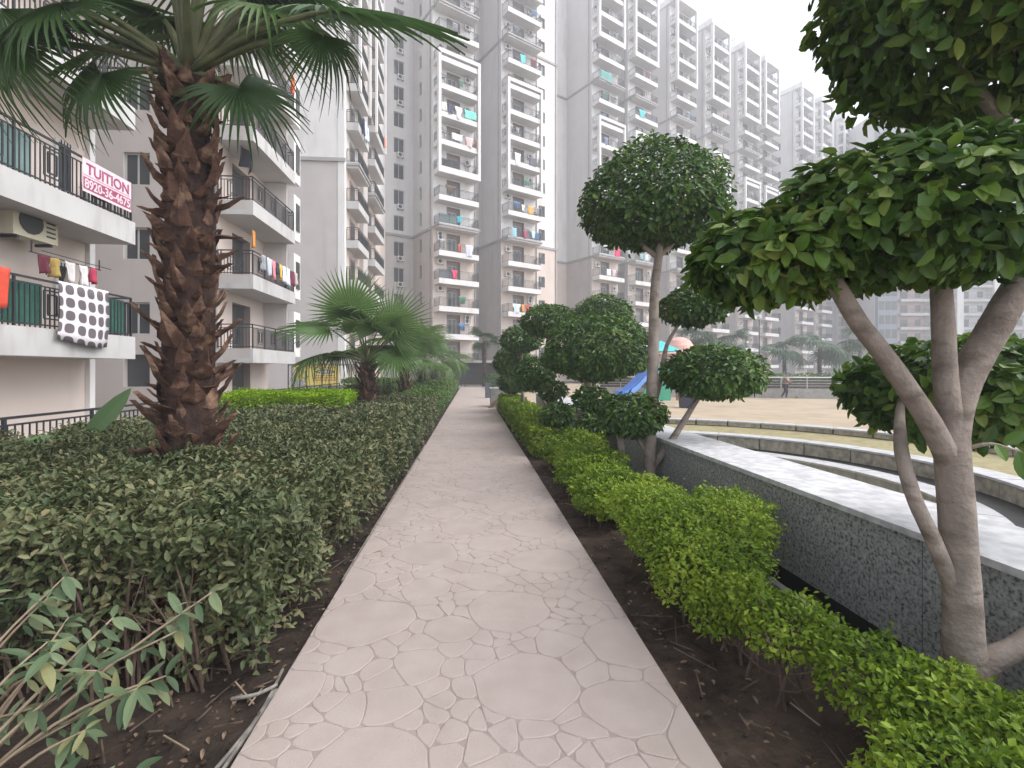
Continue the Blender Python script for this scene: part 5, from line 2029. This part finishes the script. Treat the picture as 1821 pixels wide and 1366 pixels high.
ORD = 'ground first second third fourth fifth sixth seventh eighth ninth tenth eleventh twelfth thirteenth fourteenth fifteenth sixteenth seventeenth eighteenth nineteenth'.split()
TWN = ['tower nearest the left houses', 'second tower from left', 'third tower from left', 'fourth tower from left', 'fifth tower from left']
for (i, k, x, w, h, c, nm) in [
        (0, 9, 3.2, 1.5, .9, (.2, .68, .55), 'mint green towel'), (0, 9, 2.0, .9, 1.3, (.75, .74, .75), 'white sheet'), (0, 9, 1.2, .6, 1.1, (.06, .06, .12), 'dark navy cloth'), (0, 9, .4, .6, .9, (.7, .66, .62), 'off-white cloth'),
        (0, 8, 3.3, 1.0, 1.1, (.74, .5, .48), 'pale pink cloth'), (0, 8, 4.75, .3, 1.2, (.6, .3, .18), 'orange brown cloth'), (0, 8, 1.6, 1.3, .7, (.72, .7, .7), 'white cloth'),
        (0, 5, 2.2, .7, .7, (.04, .4, .5), 'teal cloth'), (0, 4, 3.3, 1.0, 1.3, (.62, .62, .78), 'lavender sheet'), (0, 4, 2.4, .35, .9, (.5, .1, .07), 'dull red cloth'), (0, 3, 1.6, .7, .9, (.7, .06, .14), 'crimson towel'),
        (1, 12, 1.8, .8, 1.0, (.12, .62, .65), 'turquoise towel'), (1, 6, 3.0, .8, .9, (.8, .4, .08), 'orange towel'), (1, 6, 2.0, .5, .8, (.72, .7, .72), 'white towel'), (1, 6, 4.0, .7, .8, (.25, .25, .25), 'grey towel'),
        (1, 5, .6, .7, 1.1, (.3, .5, .6), 'steel blue cloth'), (1, 5, 2.3, .6, 1.0, (.4, .07, .13), 'wine red cloth'), (1, 5, 3.5, .6, .8, (.5, .7, .8), 'sky blue towel'), (1, 5, 4.2, .5, .9, (.08, .15, .3), 'dark blue cloth'),
        (1, 2, .7, 1.2, 1.1, (.62, .7, .76), 'pale blue sheet'), (1, 2, 2.0, .5, .9, (.75, .3, .06), 'orange cloth'), (1, 2, 2.7, .5, .9, (.55, .06, .05), 'red cloth'), (1, 2, 3.9, .6, .9, (.06, .06, .08), 'black cloth'),
        (1, 8, 1.0, .9, 1.6, (.68, .68, .7), 'long white sheet'), (1, 8, 3.2, 1.0, 1.0, (.12, .12, .16), 'charcoal cloth'), (1, 9, 1.2, .5, .6, (.3, .3, .33), 'grey cloth'),
        (2, 5, 3.0, 1.2, 1.2, (.75, .04, .12), 'red blanket'), (2, 4, 1.5, .8, .9, (.72, .74, .8), 'white towel'), (2, 4, 2.6, .7, .9, (.74, .5, .58), 'pink towel'), (2, 2, 3.2, .6, .8, (.62, .25, .18), 'brick red cloth'),
        (2, 13, .3, 2.2, 1.4, (.12, .32, .3), 'dark green shade net'), (2, 10, 1.0, .8, 1.0, (.2, .22, .35), 'slate blue cloth'),
        (3, 5, 1.0, .8, .8, (.25, .5, .55), 'sea blue cloth'), (3, 5, 2.2, .7, .8, (.62, .72, .76), 'ice blue cloth'), (3, 12, .8, 1.4, 1.1, (.1, .5, .52), 'turquoise sheet'), (3, 2, 2.4, .6, .8, (.6, .55, .5), 'beige cloth'),
        (4, 8, 1.8, .6, .8, (.75, .75, .76), 'small white cloth')]:
    tl(i, k, x, w, h, c, '%s on the %s storey of the %s' % (nm, ORD[k + 1], TWN[i]))

EXTRA = [('slate', (.2, .22, .27)), ('white', (.72, .72, .74)), ('brown', (.2, .12, .08)), ('blue', (.12, .22, .42)), ('grey', (.38, .38, .4)), ('maroon', (.25, .05, .07)), ('green', (.12, .27, .18)), ('peach', (.68, .45, .36))]
TWN2 = TWN + ['sixth tower from left', 'seventh tower from left', 'eighth tower from left']
rx = random.Random(21)
for i in range(8):
    for k in range(1, NF):
        if rx.random() < (.42 if i < 4 else .3):
            nm, c = EXTRA[(k * 3 + i) % len(EXTRA)]
            tl(i, k, rx.choice((.3, 1.0, 1.9, 2.6, 3.6)), rx.uniform(.6, 1.1), rx.uniform(.6, 1.0), c, '%s washing behind the %s-storey rail of the %s' % (nm, ORD[k + 1], TWN2[i]), y=-1.05, dz=1.25)

# concrete box, bins, broom --------------------------------------------
cb = thing('concrete_box', 'square grey concrete planter box standing half on the path', 'planter', (.82, 20.3, 0))
mb = MB()
mb.box(0, 0, .007, .66, .9, .74, 'concrete')
mb.build('body', cb)
mb = MB()
mb.box(-.03, -.03, .741, .69, .93, .81, 'concrete')
mb.build('rim', cb)
gb_ = thing('litter_bin', 'slim dark grey litter bin on the path behind the concrete box', 'bin', (.78, 27.0, .006))
mb = MB()
mb.box(0, 0, 0, .32, .34, .72, 'greybin')
mb.build('body', gb_)
mb = MB()
mb.box(-.02, -.02, .721, .34, .36, .82, 'greybin')
mb.build('lid', gb_)
br = thing('straw_broom', 'worn straw broom leaning against the concrete box', 'broom', (.78, 20.05, .006))
mb = MB()
for q in range(60):
    a = random.uniform(-.2, .2)
    b = random.uniform(-.1, .1)
    mb.beam((.02 + a * .55 - .02, b, 0), (.4 + a * .12, .1 + b * .2, .42), .01, .006, 'straw')
mb.build('bristles', br)
mb = MB()
mb.tube([(.38, .1, .4), (.55, .12, .6)], [.03, .02], 'straw', 7, 1)
mb.build('handle', br)

# pale conduit sticks beside the path, red pot -------------------------
for (pts, lab) in [([(-1.02, 2.72, 0), (-1.0, 2.3, .0), (-1.12, 1.7, -.01)], 'upper pale stick lying beside the left path edge'),
                   ([(-.985, 2.55, .0), (-1.0, 2.2, .0), (-1.03, 1.65, .0)], 'pale stick touching the left path edge at the bottom'),
                   ([(-1.18, 2.5, .0), (-1.05, 2.48, .03), (-.99, 2.56, .02)], 'short bent pale stick lying across the longer sticks')]:
    t = thing('stick', lab, 'stick', pts[0])
    mb = MB()
    mb.tube([Vector(p) - Vector(pts[0]) + Vector((0, 0, -.03)) for p in pts], .009, 'conduit', 7, 4, .06)
    mb.build('rod', t)
cd_ = thing('conduit', 'thin pale conduit running along the left path edge under the hedge', 'pipe', (-.985, 4.0, -.02))
mb = MB()
mb.tube([(0, -.2, 0), (.005, 1.5, .01), (0, 3.5, 0), (.004, 6.4, .01)], .011, 'conduit', 7, 4, .05)
mb.build('tube', cd_)
rp = thing('flower_pot', 'dark red plastic pot hidden under the front of the long hedge', 'pot', (-2.0, 3.3, -.04))
mb = MB()
mb.lathe([(.08, 0), (.085, .02), (.115, .2), (.125, .2), (.125, .225), (.105, .225), (.1, .19)], 'redpot', 18)
mb.build('body', rp, smooth=False)
mb = MB()
mb.lathe([(.1, 0), (.099, .004)], 'soil', 14)
mb.build('soil', rp, (0, 0, .185))

# fallen leaves, twigs and pebbles on the beds
n = 420
Pl = np.concatenate([np.stack([rng.uniform(1.03, 2.28, n), rng.uniform(1.2, 9, n) ** 1.0, rng.uniform(-.035, -.015, n)], 1),
                     np.stack([rng.uniform(-1.6, -.99, n), rng.uniform(1.5, 9, n), rng.uniform(-.035, -.015, n)], 1)])
Nl = unit(np.array([0, 0, 1.0]) + rnd3(len(Pl)) * .35)
me = leafmesh('fallen_leaves', Pl, np.cross(Nl, rnd3(len(Pl))), Nl, .04 * rng.uniform(.4, 1.3, len(Pl)), .018, 'litter')
o = ob('fallen_leaves', me)
tag(o, 'dry fallen leaves scattered on the soil beds', 'litter', kind='stuff')
mb = MB()
for _ in range(160):
    left = random.random() < .45
    x, y = (random.uniform(-1.7, -1.0), random.uniform(1.6, 5)) if left else (random.uniform(1.05, 2.2), random.uniform(1.3, 6))
    a, l = random.uniform(0, 6.28), random.uniform(.05, .28)
    mb.beam((x, y, -.03), (x + l * math.cos(a), y + l * math.sin(a), -.015 + random.uniform(0, .03)), .006, .005, 'twigpale' if random.random() < .2 else 'twig')
o = mb.build('fallen_twigs')
tag(o, 'thin dry twigs lying on the soil beds', 'litter', kind='stuff')

mb = MB()
rc = random.Random(5)
for _ in range(2600):
    left = rc.random() < .4
    x, y = (rc.uniform(-1.9, -.99), 1.3 + 5 * rc.random() ** 1.5) if left else (rc.uniform(1.03, 2.27), 1.1 + 5.5 * rc.random() ** 1.5)
    q = rc.uniform(.004, .014) * (2.0 if rc.random() < .06 else 1)
    z = -.05 + rc.uniform(-.006, .012)
    n0 = len(mb.v)
    mb.v += [(x + q * rc.uniform(.7, 1.3) * dx, y + q * rc.uniform(.7, 1.3) * dy, z + q * rc.uniform(.6, 1.1) * dz) for dx, dy, dz in ((1, 0, 0), (0, 1, 0), (-1, 0, 0), (0, -1, 0), (0, 0, 1), (0, 0, -1))]
    mi = mb.mi('soil')
    for f in ((0, 1, 4), (1, 2, 4), (2, 3, 4), (3, 0, 4), (1, 0, 5), (2, 1, 5), (3, 2, 5), (0, 3, 5)):
        mb.f.append(tuple(n0 + k for k in f))
        mb.m.append(mi)
o = mb.build('soil_clods')
tag(o, 'small clods of brown soil on the planting beds', 'soil', kind='stuff')

# plaza: low wall with rail, person, bin, play structure, dome pavilion ---------
PWP = [(9.0, 34.9), (13.4, 32.9), (19.2, 31.75), (24.4, 30.1), (31.0, 26.2)]
pw = thing('plaza_wall', 'low grey wall with white steel rails closing the far side of the sand plaza', 'wall', (0, 0, 0))
for (p, q) in zip(PWP[:-1], PWP[1:]):
    L = math.hypot(q[0] - p[0], q[1] - p[1])
    a = math.atan2(q[1] - p[1], q[0] - p[0])
    mb = MB()
    mb.box(.004, 0, -.4, L - .004, .3, .3, 'concrete')
    mb.build('wall_section', pw, (p[0], p[1], 0), a)
    for z, d in ((.48, .03), (.66, .03), (.84, .03), (1.06, .07)):
        mb = MB()
        mb.beam((0, .15, z), (L, .15, z), d, d, 'steel' if z < 1 else 'canopy')
        mb.build('rail', pw, (p[0], p[1], 0), a)
    for k in range(int(L / 1.6)):
        mb = MB()
        mb.beam((.3 + k * 1.6, .15, .3), (.3 + k * 1.6, .15, 1.02), .045, .045, 'steel')
        mb.build('post', pw, (p[0], p[1], 0), a)

bh = thing('hedge', 'long dark hedge beyond the plaza rails', 'hedge')
P1 = []
for (p, q) in zip(PWP[:-1], PWP[1:]):
    k = 1600
    tt = rng.random(k)
    off = rng.uniform(.8, 2.4, k)
    P1.append(np.stack([p[0] + (q[0] - p[0]) * tt + off * .4, p[1] + (q[1] - p[1]) * tt + off, -.2 + 1.45 * rng.random(k) ** .45], 1))
P1 = np.concatenate(P1)
foliage('foliage', bh, P1, np.tile([0, -.6, .8], (len(P1), 1)), .22, .55, 'ficus', LEAF4)
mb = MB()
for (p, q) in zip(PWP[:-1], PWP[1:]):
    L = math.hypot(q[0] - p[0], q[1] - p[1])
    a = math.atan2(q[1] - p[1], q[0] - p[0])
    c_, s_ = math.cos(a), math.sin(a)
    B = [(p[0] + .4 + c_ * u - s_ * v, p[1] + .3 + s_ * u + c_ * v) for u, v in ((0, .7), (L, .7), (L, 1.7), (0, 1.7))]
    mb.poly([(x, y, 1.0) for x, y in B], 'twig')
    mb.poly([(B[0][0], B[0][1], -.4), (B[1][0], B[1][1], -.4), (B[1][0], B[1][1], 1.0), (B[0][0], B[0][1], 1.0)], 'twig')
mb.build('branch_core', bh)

nb_ = thing('waste_bin', 'dark navy plastic bin with pale marks standing on the sand plaza edge', 'bin', (10.95, 23.8, -.36))
mb = MB()
vs = [(-.36, -.3), (.36, -.3), (.36, .3), (-.36, .3)]
bt = [(x * .82, y * .82, 0) for x, y in vs]
tp = [(x, y, .78) for x, y in vs]
for k in range(4):
    mb.poly([bt[k], bt[(k + 1) % 4], tp[(k + 1) % 4], tp[k]], 'navyplastic')
mb.poly(bt, 'navyplastic')
mb.build('body', nb_)
mb = MB()
mb.box(-.4, -.34, .781, .4, .34, .84, 'navyplastic')
mb.box(-.3, -.25, .841, .3, .25, .93, 'navyplastic')
mb.build('lid', nb_)
for x in (-.24, .06):
    mb = MB()
    mb.box(x, -.317, .66, x + .2, -.296, .75, 'inkgrey')
    mb.build('mark', nb_)

ps = thing('play_structure', 'blue triple-lane playground slide with green side and teal roofed tower', 'slide', (9.6, 29.6, -.36))
prof = [(0, .35), (.35, .42), (.9, .85), (1.5, 1.5), (1.9, 1.75)]
for lane in range(3):
    y0 = lane * .62
    mb = MB()
    for (a, b) in zip(prof[:-1], prof[1:]):
        mb.poly([(a[0], y0 + .08, a[1]), (b[0], y0 + .08, b[1]), (b[0], y0 + .54, b[1]), (a[0], y0 + .54, a[1])], 'blueplastic')
    mb.build('chute', ps)
for k in range(4):
    y0 = k * .62 - .04
    mb = MB()
    for (a, b) in zip(prof[:-1], prof[1:]):
        for (yy0, yy1) in ((y0, y0 + .1),):
            lo_a, hi_a, lo_b, hi_b = a[1] - .12, a[1] + .22, b[1] - .12, b[1] + .22
            mb.poly([(a[0], yy0, lo_a), (b[0], yy0, lo_b), (b[0], yy0, hi_b), (a[0], yy0, hi_a)], 'blueedge')
            mb.poly([(a[0], yy1, lo_a), (b[0], yy1, lo_b), (b[0], yy1, hi_b), (a[0], yy1, hi_a)], 'blueplastic')
            mb.poly([(a[0], yy0, hi_a), (b[0], yy0, hi_b), (b[0], yy1, hi_b), (a[0], yy1, hi_a)], 'blueedge')
    mb.build('chute_rim', ps)
mb = MB()
gs = [(.95, .0), (1.95, .0), (2.9, .0), (2.9, 1.2), (1.95, 1.55), (1.35, 1.0)]
mb.poly([(x, -.06, z) for x, z in gs], 'greenplastic')
mb.poly([(x, -.14, z) for x, z in reversed(gs)], 'greenplastic')
for k in range(len(gs)):
    a, b = gs[k], gs[(k + 1) % len(gs)]
    mb.poly([(a[0], -.06, a[1]), (b[0], -.06, b[1]), (b[0], -.14, b[1]), (a[0], -.14, a[1])], 'greenplastic')
mb.build('side_panel', ps)
mb = MB()
mb.box(1.92, 0, 1.5, 3.5, 1.85, 1.6, 'brownpost')
mb.build('deck', ps)
for (x, y) in ((1.95, .05), (3.4, .05), (1.95, 1.75), (3.4, 1.75)):
    mb = MB()
    mb.tube([(x, y, 0), (x, y, 3.1)], .06, 'brownpost', 8, 1)
    mb.build('post', ps)
mb = MB()
apx = (2.67, .9, 3.85)
cr = [(1.7, -.2, 3.1), (3.65, -.2, 3.1), (3.65, 2.0, 3.1), (1.7, 2.0, 3.1)]
for k in range(4):
    mb.poly([cr[k], cr[(k + 1) % 4], apx], 'tealplastic')
mb.poly(cr, 'tealplastic')
mb.build('roof', ps)
mb = MB()
mb.box(2.1, -.02, 1.65, 3.3, .04, 2.15, 'tealplastic')
mb.build('guard_panel', ps)

gz = thing('dome_pavilion', 'small pavilion with pink dome and wide brim beyond the playground', 'pavilion', (16.3, 36.8, -.36))
mb = MB()
mb.lathe([(1.75, 0), (1.78, .12), (1.2, .3), (1.08, .75), (.82, 1.15), (.45, 1.38), (.1, 1.46)], 'pinkroof', 24, (0, 0, 3.05))
mb.build('dome_roof', gz, smooth=False)
for k in range(6):
    a = k * math.pi / 3 + .2
    mb = MB()
    mb.tube([(1.25 * math.cos(a), 1.25 * math.sin(a), 0), (1.25 * math.cos(a), 1.25 * math.sin(a), 3.04)], .1, 'cream', 8, 1)
    mb.build('column', gz)
mb = MB()
mb.lathe([(1.7, 0), (1.7, .15)], 'concrete', 24)
mb.build('base', gz)

lp = thing('lamp_post', 'thin dark lamp post beyond the plaza rails', 'lamp post', (26.7, 42.9, -.4))
mb = MB()
mb.tube([(0, 0, 0), (0, 0, 6.6)], [.07, .045], 'iron', 8, 1)
mb.build('pole', lp)
mb = MB()
mb.lathe([(.06, 0), (.2, .1), (.2, .35), (.08, .45)], 'frost', 10)
mb.build('lamp_head', lp, (0, 0, 6.6))
cn = thing('canopy', 'white flat-topped canopy beyond the plaza rails left of the sweeping person', 'canopy', (26.2, 43.6, -.4))
mb = MB()
mb.poly([(0, 0, 1.85), (4.4, 0, 1.35), (4.4, 3, 1.5), (0, 3, 2.0)], 'canopy')
mb.poly([(0, 0, 1.75), (4.4, 0, 1.25), (4.4, 0, 1.35), (0, 0, 1.85)], 'canopy')
mb.poly([(0, 0, 1.75), (4.4, 0, 1.25), (4.4, 3, 1.4), (0, 3, 1.9)], 'canopy')
mb.build('roof', cn)
for (x, y) in ((.2, .2), (4.2, .2), (.2, 2.8), (4.2, 2.8)):
    mb = MB()
    mb.beam((x, y, 0), (x, y, 1.3), .08, .08, 'steel')
    mb.build('post', cn)

# person sweeping, walking to the right ---------------------------------
pe = thing('person', 'person in pale shirt and dark trousers sweeping the plaza with a long broom', 'person', (20.75, 30.45, -.36), R(-15))


def skin_part(name, J, E_, m, parent, sub=2):
    """J: list of (x,y,z,r)"""
    me = bpy.data.meshes.new(name)
    me.from_pydata([j[:3] for j in J], E_, [])
    me.materials.append(MATS[m])
    o = ob(name, me, parent)
    o.modifiers.new('skin', 'SKIN').use_smooth_shade = True      # also creates the skin layer
    for v, j in zip(me.skin_vertices[0].data, J):
        v.radius = (j[3], j[3])
        v.use_root = False
    me.skin_vertices[0].data[0].use_root = True
    s = o.modifiers.new('sub', 'SUBSURF')
    s.levels = s.render_levels = sub
    return o


# x = walking direction (right), z up
body = [(0, 0, .95, .12), (.02, 0, 1.15, .13), (.05, 0, 1.38, .14), (.07, 0, 1.5, .055), (.1, 0, 1.58, .085), (.11, 0, 1.68, .08),      # 0-5 pelvis..head
        (.04, .1, .92, .085), (.16, .11, .5, .06), (.1, .11, .1, .04), (.22, .11, .04, .035),                                      # 6-9 left leg
        (-.02, -.1, .92, .085), (-.04, -.11, .5, .06), (-.26, -.11, .12, .04), (-.16, -.11, .05, .035),                            # 10-13 right leg
        (.06, .2, 1.42, .06), (.16, .26, 1.17, .045), (.36, .18, 1.05, .035), (.42, .15, 1.02, .03),                               # 14-17 left arm
        (.05, -.2, 1.42, .06), (.12, -.26, 1.16, .045), (.34, -.12, 1.2, .035), (.4, -.06, 1.2, .03)]                              # 18-21 right arm
ed = [(0, 1), (1, 2), (2, 3), (3, 4), (4, 5), (0, 6), (6, 7), (7, 8), (8, 9), (0, 10), (10, 11), (11, 12), (12, 13), (2, 14), (14, 15), (15, 16), (16, 17), (2, 18), (18, 19), (19, 20), (20, 21)]
for hnd, (hx, hy, hz), sgn in ((17, (.42, .15, 1.02), 1), (21, (.4, -.06, 1.2), -1)):
    for q in range(5):
        i0 = len(body)
        if q < 4:
            body += [(hx + .04, hy + (q - 1.5) * .016, hz - .01, .009), (hx + .065, hy + (q - 1.5) * .014, hz - .035, .008)]
        else:
            body += [(hx + .015, hy + sgn * .035, hz + .01, .01), (hx + .045, hy + sgn * .03, hz + .005, .008)]
        ed += [(hnd, i0), (i0, i0 + 1)]
bo = skin_part('body', body, ed, 'skin', pe)
J = [(.03, 0, 1.2, .18), (.05, 0, 1.4, .185), (.0, 0, .98, .18), (.06, .21, 1.42, .075), (.16, .265, 1.18, .06), (.05, -.21, 1.42, .075), (.12, -.265, 1.17, .06)]
skin_part('shirt', J, [(0, 1), (0, 2), (1, 3), (3, 4), (1, 5), (5, 6)], 'shirt', pe)
J = [(0, 0, .93, .165), (.04, .1, .86, .12), (.16, .11, .5, .08), (.1, .11, .12, .06), (-.02, -.1, .86, .105), (-.04, -.11, .5, .08), (-.26, -.11, .15, .06)]
skin_part('trousers', J, [(0, 1), (1, 2), (2, 3), (0, 4), (4, 5), (5, 6)], 'trousers', pe)
J = [(.08, 0, 1.71, .1), (.03, 0, 1.64, .09)]
skin_part('hair', J, [(0, 1)], 'hair', pe)
for nm, x, y, z in (('nose', .2, 0, 1.63), ('ear', .1, .085, 1.63), ('ear', .1, -.085, 1.63)):
    mb = MB()
    mb.lathe([(.004, -.02), (.014, 0), (.004, .02)], 'skin', 8)
    mb.build(nm, pe, (x, y, z))
bs = thing('sweeping_broom', 'long-handled broom held by the person on the plaza', 'broom', (20.75, 30.45, -.36), R(-15))
mb = MB()
mb.tube([(.3, -.1, 1.35), (.46, .12, 1.02), (.9, .55, .16)], [.014, .014, .014], 'straw', 6, 1)
mb.build('handle', bs)
mb = MB()
for q in range(26):
    mb.beam((.9, .55, .17), (1.02 + random.uniform(-.12, .12), .66 + random.uniform(-.12, .12), .005), .012, .01, 'straw')
mb.build('bristles', bs)

# ================================================================== HAZE
hz = MB()
hz.box(-170, -60, -2.6, 230, 240, 66, 'shade')
hm = bpy.data.materials.new('haze')
hm.use_nodes = True
nt = hm.node_tree
nt.nodes.clear()
mo = nt.nodes.new('ShaderNodeOutputMaterial')
pv = nt.nodes.new('ShaderNodeVolumePrincipled')
pv.inputs['Color'].default_value = (0.93, 0.95, 1.0, 1)
pv.inputs['Density'].default_value = 0.0042
pv.inputs['Anisotropy'].default_value = 0.2
nt.links.new(pv.outputs[0], mo.inputs['Volume'])
ho = hz.build('haze')
ho.data.materials.clear()
ho.data.materials.append(hm)
tag(ho, 'thin pale winter haze filling the air', 'haze', kind='stuff')
